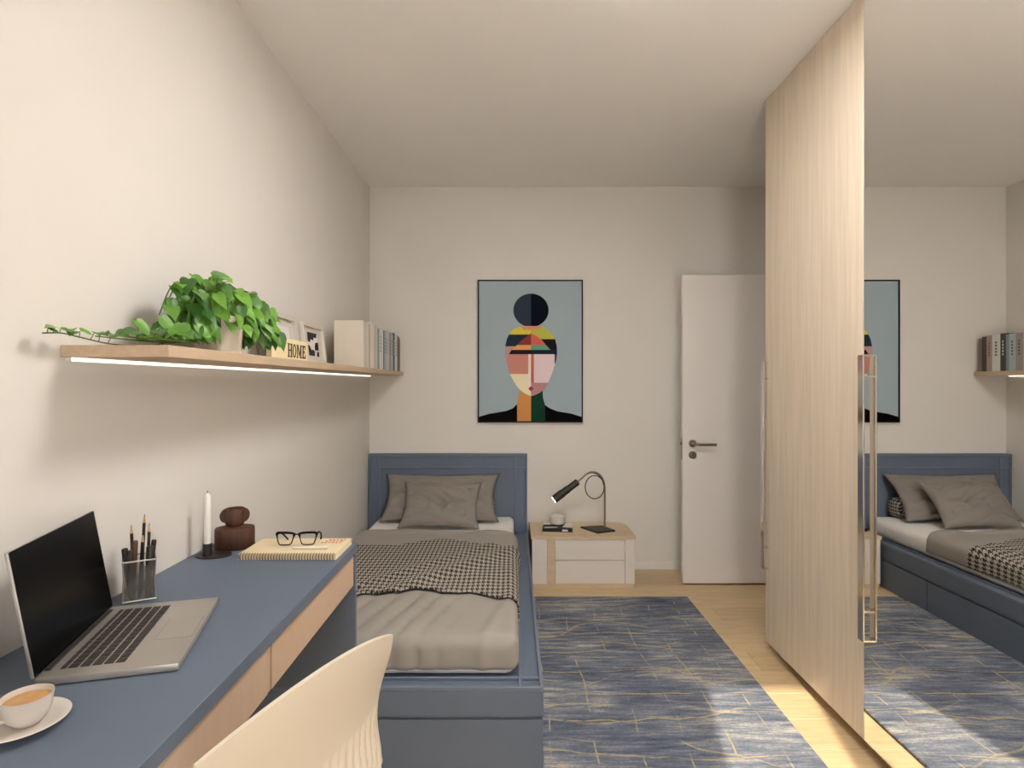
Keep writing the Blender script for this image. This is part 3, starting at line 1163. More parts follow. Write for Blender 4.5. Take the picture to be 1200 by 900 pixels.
def add_leaf(p, direction, size, face):
    """p local point of the leaf base; direction = axis; face = preferred upper normal."""
    d_ = Vector(direction).normalized()
    f_ = Vector(face)
    zax = (f_ - d_ * f_.dot(d_))
    if zax.length < 1e-3:
        zax = d_.orthogonal()
    zax.normalize()
    yax = zax.cross(d_)
    p = Vector(p)
    tip = p + d_ * size - zax * size * .3
    # keep clear of the wall and of the shelf board
    for q in (tip, p):
        if q.x < XMIN:
            p.x += XMIN - q.x
    if tip.z < .02 and -PY + SY0 < tip.y:
        p.z += .02 - tip.z
    R = Matrix((d_, yax, zax)).transposed().to_4x4()
    o = bpy.data.objects.new('leaf', lr.choice(LEAVES))
    col.objects.link(o)
    o.parent = plant
    o.matrix_local = Matrix.Translation(p) @ R @ Matrix.Diagonal((size, size * lr.uniform(.95, 1.2), size, 1))
    return p

def vine(pts, nleaf, size=(.050, .070), start=0.25, flat=False, rad=.0016):
    path = catmull(pts, 7)
    for q in path:
        q.x = max(XMIN - .012, q.x)
        if q.y > SY0 - PY:
            q.z = max(.004, q.z)
    tube(stem_bm, path, rad, 5)
    n = len(path)
    for k in range(nleaf):
        t = start + (1 - start) * (k + .5) / nleaf
        i = min(n - 2, int(t * (n - 1)))
        p = path[i]
        tg = (path[i + 1] - path[i]).normalized()
        if flat:
            d_ = Vector((lr.uniform(-.1, .7), lr.choice((-1, -1, 1)) * lr.uniform(.5, 1), lr.uniform(-.12, .10)))
            face = Vector((lr.uniform(.2, .7), lr.uniform(-.7, -.2), lr.uniform(.6, 1.0)))
            pet = p + Vector((lr.uniform(0, .014), lr.uniform(-.012, .012), lr.uniform(.004, .016)))
        else:
            out = Vector((lr.uniform(.25, 1.0), lr.uniform(-.9, .9), lr.uniform(-.95, .10)))
            d_ = (tg * .45 + out).normalized()
            face = Vector((lr.uniform(.1, .9), lr.uniform(-.9, .0), lr.uniform(.4, 1.0)))
            pet = p + Vector((lr.uniform(0, .022), lr.uniform(-.022, .022), lr.uniform(-.004, .024)))
        pet.x = max(XMIN, pet.x)
        q = add_leaf(pet, d_, lr.uniform(*size), face)
        tube(stem_bm, [p, (p + q) / 2 + Vector((0, 0, .006)), q], .0009, 4)

TOP = .10
# crown: arching stems
for k in range(34):
    a = -1 + 2 * (k + .5) / 34
    ye = a * lr.uniform(.18, .25) - .035
    xe = lr.uniform(XMIN + .01, XMAX - .06)
    h = lr.uniform(.145, .222) * (1 - (.34 if a > 0 else .22) * abs(a))
    ze = h - lr.uniform(.03, .10) - abs(a) * .05
    vine([(lr.uniform(-.03, .03), lr.uniform(-.03, .03), TOP), (xe * .4, ye * .35, h * .92), (xe * .8, ye * .75, h), (xe, ye, ze)], 5, start=.30)
for k in range(7):
    ye = .01 + .017 * k
    xe = lr.uniform(-.07, .06)
    h = lr.uniform(.165, .195)
    vine([(0, 0, TOP), (xe * .4, ye * .35, h * .92), (xe * .8, ye * .75, h), (xe, ye, h - .03)], 4, start=.35)
# stems hanging on the far side of the pot
for k in range(9):
    ye = lr.uniform(.09, .165)
    xe = lr.uniform(.0, XMAX - .06)
    vine([(0, .02, TOP), (xe * .5, ye * .5, .17), (xe, ye * .85, .13), (xe, ye, lr.uniform(.05, .08))], 5, start=.4)
for k in range(6):
    ye = lr.uniform(-.26, -.12)
    xe = lr.uniform(-.06, .03)
    vine([(0, -.02, TOP), (xe * .5, ye * .5, .16), (xe, ye * .85, .10), (xe, ye, lr.uniform(.04, .07))], 4, start=.55)
for k in range(4):
    ye = -.07 + .045 * k
    xe = lr.uniform(.070, .090)
    vine([(.02, ye * .3, TOP), (xe * .7, ye * .7, .15), (xe, ye, .115), (xe + .006, ye, .075)], 3, (.042, .056), start=.5)
# runners lying along the shelf towards its free end
for k in range(9):
    x0 = lr.uniform(-.07, .06)
    vine([(0, -.05, .09), (x0 * .6, -.13, .05), (x0, -.20, .022), (x0 - .012, -.31 - .019 * k, .018)], 6, (.040, .056), .40, k % 2 == 0)
vine([(-.03, -.10, .05), (-.05, -.24, .010), (-.075, -.34, .008), (-.085, -.42, .016), (-.09, -.47, .022), (-.092, -.52, .018)], 9, (.028, .040), .40, True)
link('stems', stem_bm, 'leaf_stem', plant, True)

# ------------------------------------------------------------------ laptop
LAP = Vector((-0.765, 1.190, DZ + .0012))
la = math.atan2(.27, .963)
laptop = thing('laptop', 'open silver laptop with a black screen on the desk', 'laptop', LAP, la)
LD, LW = .224, .342             # depth (local x, hinge at -x), width (local y)
bm = new_bm(); box(bm, -LD / 2, LD / 2, -LW / 2, LW / 2, 0.0, .0140, .003, 2)
lbase = link('base', bm, 'laptop_metal', laptop, True)
bm = new_bm(); box(bm, -LD / 2 + .002, -LD / 2 + .012, -LW / 2 + .03, LW / 2 - .03, .0140, .0175, .001)
link('hinge', bm, 'laptop_key', lbase)
bm = new_bm(); box(bm, .038, LD / 2 - .008, -.052, .052, .0139, .01425, .0001)
link('trackpad', bm, 'laptop_metal', lbase)
bm = new_bm(); box(bm, .0374, .038, -.0526, .0526, .0138, .01405)
box(bm, LD / 2 - .008, LD / 2 - .0076, -.0526, .0526, .0138, .01405)
box(bm, .038, LD / 2 - .008, -.0526, -.052, .0138, .01405)
box(bm, .038, LD / 2 - .008, .052, .0526, .0138, .01405)
link('trackpad_gap', bm, 'marker_dark', lbase)
key_cache = {}
def key(x0, x1, y0, y1):
    kk = (round(x1 - x0, 4), round(y1 - y0, 4))
    if kk not in key_cache:
        bm = new_bm(); box(bm, -kk[0] / 2, kk[0] / 2, -kk[1] / 2, kk[1] / 2, 0, .0014, .0006)
        me = bpy.data.meshes.new('key'); bm.to_mesh(me); bm.free()
        me.materials.append(MATS['laptop_key'])
        key_cache[kk] = me
    inst(key_cache[kk], 'key', lbase, ((x0 + x1) / 2, (y0 + y1) / 2, .0139))
KW = .280
kx = -LD / 2 + .026
rows = [(.0085, [1] * 14), (.0155, [1] * 13 + [1.6]), (.0155, [1.6] + [1] * 13), (.0155, [1.9] + [1] * 11 + [1.8]),
        (.0155, [2.4] + [1] * 10 + [2.3]), (.0155, [1, 1, 1, 1.25, 5.4, 1.25, 1, .9, .9, .9])]
g = .0032
for rh, ks in rows:
    unit = (KW - g * (len(ks) - 1)) / sum(ks)
    yy = -KW / 2
    for q in ks:
        w = unit * q
        key(kx, kx + rh, yy, yy + w)
        yy += w + g
    kx += rh + g
# lid hinged at the back edge, opened to 100 degrees
bm = new_bm(); box(bm, -.0065, 0, -LW / 2, LW / 2, 0, .226, .0025, 2)
lid = link('lid', bm, 'laptop_metal', laptop, True)
lid.location = (-LD / 2 + .001, 0, .0145)
lid.rotation_euler = (0, -math.radians(9.8), 0)
bm = new_bm(); box(bm, 0, .0008, -LW / 2 + .002, LW / 2 - .002, .002, .2245)
link('screen', bm, 'laptop_screen', lid)

# ------------------------------------------------------------------ pen cups with pencils
def pen_cup(loc, rz, label):
    c = thing('pen_cup', label, 'pen holder', loc, rz, 'mesh pen cups on the desk')
    w, h = .034, .098
    bm = new_bm()
    def wall_pt(side, s, z):
        k = 1 - .10 * math.sin(math.pi * min(1, z / h))
        v = Vector((s * w * k, -w * k))
        for _ in range(side):
            v = Vector((-v.y, v.x))
        return Vector((v.x, v.y, z))
    n = 13
    for side in range(4):
        # diagonal lattice strips
        for sg in (1, -1):
            for q in range(-n, n + 6):
                pts = []
                for t in range(0, 41):
                    z = .004 + (h - .008) * t / 40
                    s = (q / n * 2 + sg * (z / (2 * w)) * 2) - (0 if sg > 0 else -0)
                    s = s - (1 if sg > 0 else -1) * 0
                    if -1 <= s <= 1:
                        pts.append(wall_pt(side, s, z))
                if len(pts) > 2:
                    tube(bm, [pts[0], pts[len(pts) // 2], pts[-1]], .00095, 4)
    link('wire_mesh', bm, 'mesh_hole_shade', c)
    for z in (.003, h):
        bm = new_bm()
        tube(bm, [(-w, -w, z), (w, -w, z), (w, w, z), (-w, w, z)], .0024, 6, closed=True)
        link('rim' if z > .05 else 'base_ring', bm, 'mesh_silver', c, True)
    for sx in (-1, 1):
        for sy in (-1, 1):
            bm = new_bm()
            tube(bm, [(sx * w, sy * w, .003), (sx * w * .92, sy * w * .92, h * .5), (sx * w, sy * w, h)], .0016, 6)
            link('corner_wire', bm, 'mesh_silver', c, True)
    bm = new_bm(); box(bm, -w + .002, w - .002, -w + .002, w - .002, .0012, .0022)
    link('bottom', bm, 'mesh_silver', c)
    return c

def pencil(base, tip, label, group, r=.0036):
    base, tip = Vector(base), Vector(tip)
    p = thing('pencil', label, 'pencil', base, 0, group)
    d_ = tip - base
    L = d_.length
    u = d_.normalized()
    bm = new_bm(); tube(bm, [(0, 0, 0), u * (L - .022)], r, 6)
    link('barrel', bm, 'pencil_black', p)
    bm = new_bm(); tube(bm, [u * (L - .022), u * (L - .006)], [r, r * .35], 8)
    link('sharpened_wood', bm, 'pencil_wood', p)
    bm = new_bm(); tube(bm, [u * (L - .006), u * L], [r * .35, r * .06], 8)
    link('lead', bm, 'pencil_lead', p)

def marker(base, tip, label, group, r, m='marker_dark'):
    base, tip = Vector(base), Vector(tip)
    p = thing('marker_pen', label, 'pen', base, 0, group)
    d_ = tip - base
    bm = new_bm(); tube(bm, [(0, 0, 0), d_ * .5, d_ * .52], [r * .85, r * .85, r], 12)
    link('barrel', bm, m, p, True)
    bm = new_bm(); tube(bm, [d_ * .52, d_ * .98, d_], [r, r, r * .8], 12)
    link('cap', bm, m, p, True)

C1 = Vector((-0.918, 1.418, DZ + .001))
rz1 = math.radians(34)
pen_cup(C1, rz1, 'silver wire mesh pen cup standing behind the laptop')
def cup_item(c, rz, fn, bx, by, tx, ty, h, *a):
    R = Matrix.Rotation(rz, 3, 'Z')
    fn(c + R @ Vector((bx, by, .004)), c + R @ Vector((tx, ty, h)), *a)
G1 = 'pencils in the mesh cup behind the laptop'
for a, lb_ in (((-.010, .012, -.016, .020, .178), 'black pencil standing beside the brown marker in the pen cup'),
             ((.004, .016, .012, .022, .200), 'tallest black sharpened pencil in the cup behind the laptop'),
             ((.016, -.004, .022, .014, .178), 'black pencil standing next to the tallest one in the pen cup'),
             ((.000, -.012, .008, -.010, .160), 'shortest black sharpened pencil in the cup behind the laptop')):
    cup_item(C1, rz1, pencil, *a, lb_, G1)
G2 = 'marker pens in the mesh cup behind the laptop'
LB2 = 'dark capped marker in the cup behind the laptop, of middling thickness'
for a, r, lb_ in (((-.016, -.006, -.030, -.014, .128), .007, LB2),
                  ((.018, -.016, .022, -.020, .128), .008, 'thickest dark capped marker in the cup behind the laptop'),
                  ((.018, .018, .032, .014, .134), .006, 'slimmest dark capped marker leaning over the pen cup rim'),
                  ((-.014, -.018, -.018, -.024, .124), .007, LB2)):
    cup_item(C1, rz1, marker, *a, lb_, G2, r, 'marker_dark')
cup_item(C1, rz1, marker, -.012, .022, -.008, .012, .138, 'brown capped marker in the cup behind the laptop', G2, .0065, 'marker_brown')
C2 = Vector((-0.873, 0.905, DZ + .001))
pen_cup(C2, math.radians(8), 'silver wire mesh pen cup behind the coffee cup')
for a, r in (((-.010, -.010, -.014, -.018, .130), .007), ((.014, .010, .020, .016, .134), .007)):
    cup_item(C2, 0.14, marker, *a, 'dark capped marker in the cup behind the coffee', 'marker pens in the cup behind the coffee', r, 'marker_dark')

# ------------------------------------------------------------------ coffee cup and saucer
CC = Vector((-0.752, 0.880, DZ + .0006))
sc_ = thing('saucer', 'white oval saucer under the coffee cup', 'saucer', CC)
bm = new_bm()
lathe(bm, [(.0, .0005), (.036, .0005), (.040, .003), (.056, .008), (.0705, .0145), (.0725, .0155), (.0705, .0165), (.055, .0115), (.040, .0065), (.0, .0060)], 48, cap0=False, cap1=False)
link('dish', bm, 'white_ceramic', sc_, True, 60)
sc_.scale = (.88, .88, .88)
cup = thing('coffee_cup', 'white cup of milky coffee on its saucer', 'cup', CC + Vector((.008, .004, .0062)))
cup.scale = (.84, .84, .84)
bm = new_bm()
lathe(bm, [(.0, .0), (.020, .0), (.022, .003), (.031, .012), (.0365, .026), (.0392, .047), (.0398, .051), (.0382, .051), (.0372, .046), (.0345, .026), (.029, .014), (.0, .008)], 48, cap0=False, cap1=False)
link('bowl', bm, 'white_ceramic', cup, True, 60)
bm = new_bm(); lathe(bm, [(.0, .0415), (.0362, .0415)], 40, cap0=False, cap1=False)
link('coffee', bm, 'coffee', cup, True)
bm = new_bm()
hd = Vector((-.80, -.60, 0))
pts = [hd * .0365 + Vector((0, 0, .040)), hd * .049 + Vector((0, 0, .043)), hd * .058 + Vector((0, 0, .034)), hd * .055 + Vector((0, 0, .021)), hd * .044 + Vector((0, 0, .013)), hd * .031 + Vector((0, 0, .014))]
tube(bm, catmull(pts, 5), .0042, 10)
link('handle', bm, 'white_ceramic', cup, True)

# ------------------------------------------------------------------ candle, vase, notebook, glasses, pen
ch = thing('candle_holder', 'dark bronze candle holder with a flat plate base', 'candle holder', (-0.929, 1.757, DZ + .0006))
bm = new_bm()
# plate drawn out towards the vase
pl = []
for k in range(32):
    a = 2 * math.pi * k / 32
    pl.append((.014 + .053 * math.cos(a), .010 + .040 * math.sin(a)))
prism(bm, pl, 0, .0035)
link('plate', bm, 'dark_bronze', ch)
bm = new_bm(); lathe(bm, [(.0125, .0035), (.0125, .040), (.0105, .040), (.0105, .036), (.0, .036)], 24, cap1=False)
link('socket', bm, 'dark_bronze', ch, True)
cd = thing('candle', 'tall white candle in the dark bronze holder', 'candle', (-0.929, 1.757, DZ + .0370))
bm = new_bm(); lathe(bm, [(.0103, 0), (.0103, .145), (.009, .151), (.004, .156), (.0, .157)], 24, cap1=False)
link('wax', bm, 'candle_wax', cd, True)
bm = new_bm(); tube(bm, [(0, 0, .156), (.0005, 0, .164)], .0009, 6)
link('wick', bm, 'ink_black', cd)

vase = thing('wood_vase', 'dark walnut vase with two round ears on the neck', 'vase', (-0.889, 1.848, DZ + .0006), math.radians(20))
def stadium(hl, hwid, n=14):
    out = []
    for k in range(n + 1):
        a = -math.pi / 2 + math.pi * k / n
        out.append((hl - hwid + hwid * math.cos(a), hwid * math.sin(a)))
    for k in range(n + 1):
        a = math.pi / 2 + math.pi * k / n
        out.append((-(hl - hwid) + hwid * math.cos(a), hwid * math.sin(a)))
    return out
bm = new_bm()
rings = []
for hl, hwd, z in ((.056, .036, 0), (.059, .039, .003), (.059, .039, .062), (.057, .037, .067), (.040, .028, .0705), (.024, .0215, .074)):
    rings.append([bm.verts.new((x, y, z)) for x, y in stadium(hl, hwd)])
ring_faces(bm, rings)
link('body', bm, 'walnut', vase, True, 50)
bm = new_bm()
lathe(bm, [(.022, .0735), (.027, .078), (.030, .086), (.030, .126), (.0285, .1275), (.0265, .126), (.0265, .088), (.0, .084)], 32, cap0=False, cap1=False)
nk = link('neck', bm, 'walnut', vase, True, 50)
for sx in (-1, 1):
    bm = new_bm()
    seg = 24
    a = [bm.verts.new((sx * .027 + .0165 * math.cos(2 * math.pi * k / seg), -.011, .105 + .021 * math.sin(2 * math.pi * k / seg))) for k in range(seg)]
    b2 = [bm.verts.new((v.co.x, .011, v.co.z)) for v in a]
    ring_faces(bm, [a, b2])
    bmesh.ops.bevel(bm, geom=[e for e in bm.edges if len(e.link_faces) == 2 and any(len(f.verts) > 4 for f in e.link_faces)], offset=.003, segments=2, affect='EDGES')
    link('ear', bm, 'walnut', vase, True, 50)

NB = Vector((-0.672, 1.808, DZ + .0006))
nb = thing('spiral_notebook', 'beige spiral notebook with red print at the desk end', 'notebook', NB, 0)
nw, nd, nh = .292, .176, .018
bm = new_bm(); box(bm, -nw / 2 + .002, nw / 2 - .002, -nd / 2 + .004, nd / 2 - .002, .0015, nh - .0015)
link('page_block', bm, 'note_pages', nb)
bm = new_bm(); box(bm, -nw / 2, nw / 2, -nd / 2, nd / 2, nh - .0015, nh)
cov = link('front_cover', bm, 'note_cover', nb)
bm = new_bm(); box(bm, -nw / 2, nw / 2, -nd / 2, nd / 2, 0, .0015)
link('back_cover', bm, 'note_cover', nb)
# red lettering block
bm = new_bm()
q = random.Random(4)
for r_ in range(3):
    x = .062 + r_ * .008
    while x < .122 + r_ * .004:
        w = q.uniform(.003, .006)
        yb_ = .030 + r_ * .017
        for k in range(2):
            box(bm, x + k * w, x + k * w + .0018, yb_, yb_ + q.uniform(.007, .013), nh, nh + .0003)
        box(bm, x, x + w + .0018, yb_ + q.choice((0.0, .005, .010)), yb_ + .0125, nh, nh + .00025)
        x += w * 2 + .003
link('red_print', bm, 'red_ink', cov)
src_bm = new_bm()
tube(src_bm, [(0, .0075 * math.cos(a) - .000, nh / 2 + .0105 * math.sin(a)) for a in [2 * math.pi * k / 14 for k in range(14)]], .0013, 5, closed=True)
first = link('spiral_ring', src_bm, 'wire_brown', nb, True)
NR = 34
first.location = (-nw / 2 + .008, -nd / 2 + .0025, 0)
for k in range(1, NR):
    inst(first.data, 'spiral_ring', nb, (-nw / 2 + .008 + (nw - .016) * k / (NR - 1), -nd / 2 + .0025, 0))

wp = thing('white_pen', 'slim white pen lying on the notebook', 'pen', NB + Vector((.052, -.040, nh + .0052)), math.radians(2))
bm = new_bm(); tube(bm, [(-.052, 0, 0), (-.046, 0, 0), (.050, 0, 0), (.054, 0, 0)], [.0025, .0046, .0046, .0040], 14)
link('barrel', bm, 'paper_white', wp, True, 50)
bm = new_bm(); tube(bm, [(-.057, 0, 0), (-.052, 0, 0)], [.0008, .0025], 12)
link('tip', bm, 'white_ceramic', wp, True)

gl = thing('eyeglasses', 'black framed glasses resting on the notebook', 'glasses', NB + Vector((-.002, -.008, nh + .0060)), math.radians(3))
gl.rotation_euler = (math.radians(-8), 0, math.radians(3))
def rim_pts(cx, sgn):
    base = [(-.024, .034), (.023, .036), (.026, .024), (.020, .004), (.012, .0), (-.010, .0), (-.018, .004), (-.024, .022)]
    return [Vector((cx + sgn * x, 0, z)) for x, z in base]
for sgn in (-1, 1):
    pts = rim_pts(sgn * .034, sgn)
    loop = []
    n = len(pts)
    for i in range(n):
        a, b2, c, d_ = pts[i - 1], pts[i], pts[(i + 1) % n], pts[(i + 2) % n]
        for k in range(4):
            t = k / 4
            loop.append(0.5 * ((2 * b2) + (c - a) * t + (2 * a - 5 * b2 + 4 * c - d_) * t * t + (3 * b2 - a - 3 * c + d_) * t ** 3))
    bm = new_bm()
    rads = [.0018 + .0022 * max(0, (p.z - .018) / .018) for p in loop]
    tube(bm, loop, rads, 6, closed=True)
    link('rim', bm, 'black_frame', gl, True)
    bm = new_bm()
    bm.faces.new([bm.verts.new(p) for p in loop])
    link('lens', bm, 'window_glass', gl)
    bm = new_bm()
    xo = sgn * .060
    tube(bm, catmull([(xo - sgn * .003, 0, .031), (xo + sgn * .003, .003, .034), (xo + sgn * .003, .020, .036), (xo, .055, .026), (xo - sgn * .008, .085, .004)], 4), .0030, 6)
    link('temple', bm, 'black_frame', gl, True)
bm = new_bm()
tube(bm, catmull([(-.012, 0, .028), (-.005, -.001, .031), (.005, -.001, .031), (.012, 0, .026)], 4), .0020, 6)
link('bridge', bm, 'black_frame', gl, True)

# ------------------------------------------------------------------ nightstand
NX0, NX1, NY0 = 0.126, 0.770, 3.612
NT = 0.331
ns = thing('nightstand', 'low white nightstand with a pale wood top beside the bed', 'nightstand')
bm = new_bm()
pl = [(NX0 - .006, NY0 - .006), (NX1 + .006, NY0 - .006)]
for k in range(9):
    a = k / 8 * math.pi / 2
    pl.append((NX1 - .07 + .076 * math.cos(a), YB - .105 + .09 * math.sin(a)))
pl.append((NX0 - .006, YB - .015))
prism(bm, pl, NT - .020, NT)
link('top', bm, 'nightstand_wood', ns)
bm = new_bm(); box(bm, NX0 + .002, NX1 - .002, NY0 + .014, YB - .02, 0.030, NT - .0202)
link('carcass', bm, 'cabinet_white', ns)
bm = new_bm(); box(bm, NX0 + .004, NX1 - .004, NY0 + .004, YB - .022, 0.0005, 0.0295, .001)
link('plinth', bm, 'nightstand_wood', ns)
zt = NT - .0215
def front(name, x0, x1, z0, z1, m, y0=NY0):
    bm = new_bm(); box(bm, x0, x1, y0, NY0 + .0138, z0, z1, .001)
    return link(name, bm, m, ns)
front('side_panel', NX0, NX0 + .0935, .031, zt, 'cabinet_white')
front('wood_strip', NX0 + .0945, NX0 + .1435, .031, zt, 'nightstand_wood', NY0 + .003)
front('drawer', NX0 + .1455, NX1 - .062, .181, zt - .002, 'cabinet_white', NY0 + .002)
front('drawer', NX0 + .1455, NX1 - .062, .031, .1765, 'cabinet_white', NY0 + .002)
front('side_panel', NX1 - .0585, NX1, .031, zt, 'cabinet_white')

b = thing('book', 'thick beige book lying at the bottom on the nightstand', 'book', (.290, 3.700, NT + .0004), math.radians(-4), 'books lying on the nightstand')
bm = new_bm(); box(bm, -.094, .094, -.078, .078, .002, .020)
link('page_block', bm, 'note_pages', b)
mat('book_beige', rgb(190, 170, 140), 0.7, var=.04)
bm = new_bm(); box(bm, -.097, .097, -.081, .081, .0, .002); box(bm, -.097, .097, -.081, .081, .020, .022); box(bm, -.097, .097, -.081, -.0785, .002, .020)
link('cover', bm, 'book_beige', b)
b = thing('book', 'black and white book lying on the beige one', 'book', (.294, 3.702, NT + .0228), math.radians(-6), 'books lying on the nightstand')
bm = new_bm(); box(bm, -.090, .090, -.073, .074, .002, .019)
link('page_block', bm, 'note_pages', b)
bm = new_bm(); box(bm, -.094, .094, -.077, .077, .0, .002); box(bm, -.094, .094, -.077, .077, .019, .021); box(bm, -.094, .094, -.077, -.0745, .002, .019)
link('cover', bm, 'ink_black', b)
bm = new_bm()
for pl in ([(-.094, .02), (-.02, .03), (-.015, .077), (-.094, .077)], [(.03, -.04), (.094, -.05), (.094, .077), (.05, .077)], [(-.08, -.077), (.0, -.05), (.0, -.03), (-.085, -.045)]):
    bm.faces.new([bm.verts.new((x, y, .0212)) for x, y in pl])
box(bm, .03, .065, -.0774, -.077, .004, .016)
link('cover_print', bm, 'photo_light', b)
jar = thing('lidded_jar', 'small white lidded jar on the nightstand books', 'jar', (.294, 3.722, NT + .0444))
bm = new_bm(); lathe(bm, [(.036, .0), (.036, .007)], 32)
link('foot_ring', bm, 'black_metal', jar, True)
bm = new_bm(); lathe(bm, [(.038, .007), (.046, .012), (.0475, .020), (.0475, .048)], 36)
link('bowl', bm, 'white_ceramic', jar, True, 50)
bm = new_bm(); lathe(bm, [(.0455, .048), (.0455, .0505), (.048, .0507), (.047, .057), (.040, .061), (.0, .0625)], 36, cap1=False)
link('lid', bm, 'white_ceramic', jar, True, 50)

# reading lamp
lampo = thing('reading_lamp', 'slim reading lamp with a looped cable on the nightstand', 'lamp', (0, 0, 0))
z0 = NT + .0004
Yl = 3.78
def lp2(px, py, yv=Yl):
    return Vector(((px - 600) / F_PX * yv, yv, CAM_Z - (py - 450) / F_PX * yv))
bm = new_bm()
prism(bm, [(.452, 3.815), (.543, 3.668), (.668, 3.722), (.600, 3.852)], z0, z0 + .010)
bmesh.ops.bevel(bm, geom=bm.edges[:], offset=.002, segments=1, affect='EDGES')
link('base_plate', bm, 'black_metal', lampo)
pole_x, pole_y = .608, 3.775
bm = new_bm(); tube(bm, [(pole_x, pole_y, z0 + .010), (pole_x, pole_y, .600)], .0062, 12)
link('pole', bm, 'grey_pole', lampo, True)
hx0, hz0 = .428, .642               # back of the lamp head
hx1, hz1 = .272, .533               # light end
bm = new_bm()
arm = bezier((pole_x, pole_y, .598), (pole_x, pole_y, .665), (.575, pole_y, .715), (.52, pole_y, .708), 14) + bezier((.52, pole_y, .708), (.49, pole_y, .704), (.47, pole_y, .675), (hx0, pole_y, hz0), 8)[1:]
tube(bm, arm, .0055, 10)
link('arm', bm, 'grey_pole', lampo, True)
bm = new_bm()
loop = []
for k in range(40):
    a = math.radians(20 + 360 * k / 39)
    loop.append((.541 + .062 * math.cos(a), pole_y - .010 + .006 * k / 39, .610 + .076 * math.sin(a)))
pre = bezier((.49, pole_y - .003, .695), (.53, pole_y - .010, .722), (.585, pole_y - .012, .690), loop[0], 8)
post = bezier(loop[-1], (.590, pole_y, .655), (.600, pole_y + .004, .63), (pole_x + .004, pole_y + .006, .60), 6)
tube(bm, [Vector(p) for p in pre[:-1]] + [Vector(p) for p in loop] + [Vector(p) for p in post[1:]], .0033, 8)
link('cable', bm, 'black_metal', lampo, True)
ax = Vector((hx1 - hx0, -.03, hz1 - hz0))
u = ax.normalized()
p0 = Vector((hx0, pole_y, hz0))
L = ax.length
bm = new_bm()
tube(bm, [p0 - u * .004, p0, p0 + u * L * .38, p0 + u * (L * .38 + .002), p0 + u * L * .62, p0 + u * (L * .62 + .001), p0 + u * (L - .012), p0 + u * L],
     [.018, .022, .022, .0245, .0245, .027, .027, .027], 24)
hd_ = link('lamp_head', bm, 'black_metal', lampo, True, 40)
bm = new_bm(); tube(bm, [p0 + u * (L + .0002), p0 + u * (L + .002)], [.0235, .022], 24)
link('bulb', bm, 'reading_bulb', hd_, True)

# ------------------------------------------------------------------ painting
pt = thing('painting', 'framed abstract portrait print on pale blue hanging over the bed', 'painting', (0, 0, 0))
AY = 3.968
fx0, fx1, fz0, fz1 = -0.2355, 0.4885, 1.0195, 2.0025
bm = new_bm()
t = .0085
box(bm, fx0, fx0 + t, AY - .004, YB - .0005, fz0, fz1); box(bm, fx1 - t, fx1, AY - .004, YB - .0005, fz0, fz1)
box(bm, fx0 + t, fx1 - t, AY - .004, YB - .0005, fz0, fz0 + t); box(bm, fx0 + t, fx1 - t, AY - .004, YB - .0005, fz1 - t, fz1)
link('frame', bm, 'black_frame', pt)
bm = new_bm(); box(bm, fx0 + t, fx1 - t, AY + .004, AY + .012, fz0 + t, fz1 - t)
mat('art_ground', rgb(162, 178, 186), .8, var=.015, scale=3)
link('canvas', bm, 'art_ground', pt)
amats = []
abm = new_bm()
layer = [0]
W_, H_ = fx1 - fx0, fz1 - fz0
def A(cx, cy):
    # art layout grid: frame spans 91..644 by 80..832
    return (fx0 + (cx - 91) / 553.0 * W_, fz1 - (cy - 80) / 752.0 * H_)
def shape(pts, c):
    key_ = 'art_%d_%d_%d' % c
    if key_ not in MATS:
        mat(key_, rgb(*c), .8, var=.01, spec=.1)
    if key_ not in amats:
        amats.append(key_)
    layer[0] += 1
    yv = AY + .004 - .00008 * layer[0]
    f = abm.faces.new([abm.verts.new((A(*p)[0], yv, A(*p)[1])) for p in pts])
    f.material_index = amats.index(key_)
EGG = [(325, 318, 424), (332, 290, 440), (350, 268, 466), (368, 255, 482), (390, 244, 498), (430, 235, 507), (470, 234, 508), (500, 238, 505),
       (520, 243, 499), (575, 260, 482), (620, 282, 462), (650, 303, 445), (670, 325, 425), (685, 348, 398), (693, 370, 372)]
def egg(yv, side):
    for a, b2 in zip(EGG[:-1], EGG[1:]):
        if a[0] <= yv <= b2[0]:
            tt = (yv - a[0]) / (b2[0] - a[0])
            return a[side] + (b2[side] - a[side]) * tt
    return EGG[0][side] if yv < EGG[0][0] else EGG[-1][side]
def slab(y0, y1, xa, xb, c):
    """horizontal band of the head between y0 and y1; xa/xb None = the outline."""
    n = 10
    ys = [y0 + (y1 - y0) * k / n for k in range(n + 1)]
    Lp = [(egg(yv, 1) if xa is None else max(xa, egg(yv, 1)), yv) for yv in ys]
    Rp = [(egg(yv, 2) if xb is None else min(xb, egg(yv, 2)), yv) for yv in ys]
    shape(Lp + Rp[::-1], c)
def arc(cx, cy, rx_, ry_, a0, a1, n=24):
    return [(cx + rx_ * math.cos(math.radians(a0 + (a1 - a0) * k / n)), cy + ry_ * math.sin(math.radians(a0 + (a1 - a0) * k / n))) for k in range(n + 1)]
shape(arc(371, 240, 93, 88, 90, 270), (50, 60, 74))
shape(arc(371, 240, 93, 88, -90, 90), (8, 14, 26))
shape([(308, 668), (371, 668), (371, 826), (298, 826), (298, 735)], (212, 148, 88))
shape([(371, 668), (432, 660), (434, 700), (445, 740), (445, 826), (371, 826)], (24, 64, 44))
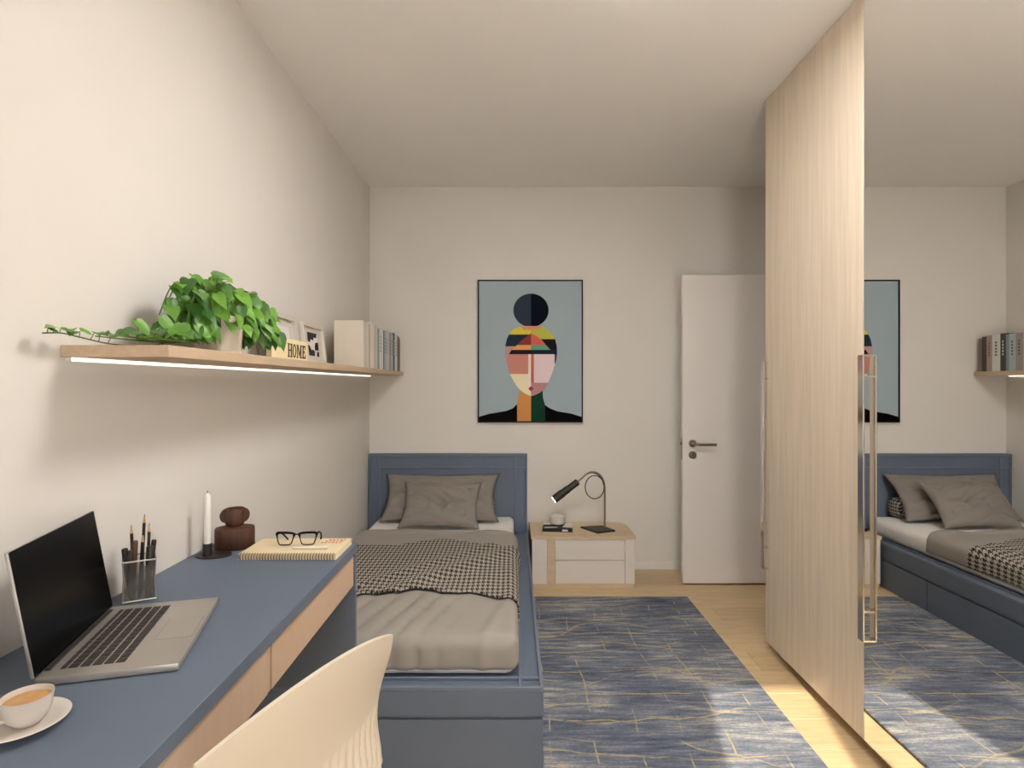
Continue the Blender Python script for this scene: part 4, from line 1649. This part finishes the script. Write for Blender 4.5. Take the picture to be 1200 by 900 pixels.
shape([(97, 802), (150, 786), (240, 771), (275, 757), (298, 735), (298, 826), (97, 826)], (6, 6, 7))
shape([(445, 740), (470, 757), (510, 773), (580, 784), (638, 802), (638, 826), (445, 826)], (6, 6, 7))
slab(325, 368, None, 371, (222, 206, 84))
slab(325, 392, 371, None, (192, 192, 84))
shape([(318, 323), (424, 323), (418, 340), (371, 345), (330, 342)], (224, 152, 112))
slab(368, 430, None, 371, (42, 54, 64))
slab(392, 470, 425, None, (36, 29, 33))
slab(430, 520, None, 290, (192, 152, 152))
slab(470, 520, 470, None, (78, 64, 90))
shape([(371, 362), (371, 424), (298, 424), (318, 402), (345, 380)], (140, 62, 60))
shape([(371, 362), (400, 376), (428, 396), (450, 424), (371, 424)], (216, 106, 92))
shape([(298, 423), (371, 423), (371, 449), (270, 449)], (228, 166, 102))
shape([(371, 423), (449, 423), (474, 449), (371, 449)], (112, 166, 146))
shape([(268, 449), (371, 449), (371, 473), (254, 473)], (38, 29, 35))
shape([(371, 449), (474, 449), (506, 449), (506, 473), (371, 473)], (32, 42, 56))
slab(472, 576, 247, 357, (206, 140, 126))
slab(576, 693, None, 371, (242, 232, 196))
slab(472, 640, 357, 371, (246, 232, 222))
slab(472, 622, 371, 386, (200, 112, 88))
slab(472, 622, 386, 495, (236, 213, 216))
slab(622, 693, 371, None, (190, 140, 140))
shape([(356, 653), (371, 640), (386, 653), (371, 668)], (165, 70, 70))
link('portrait_print', abm, amats, pt)

# ------------------------------------------------------------------ the room's one ceiling lamp, at the middle of the ceiling
# (out of the picture; the shade under the shelf and the wardrobe's dark top edge come from it)
cl = thing('ceiling_lamp_offscreen', 'square flush ceiling lamp in the middle of the ceiling', 'lamp', (0.43, 1.60, ZC))
bm = new_bm(); box(bm, -.26, .26, -.26, .26, -.040, -.0005, .004)
link('lamp_body', bm, 'white_trim', cl)
bm = new_bm(); box(bm, -.25, .25, -.25, .25, -.048, -.0405, .003)
link('diffuser_offscreen', bm, 'lamp_diffuser', cl)
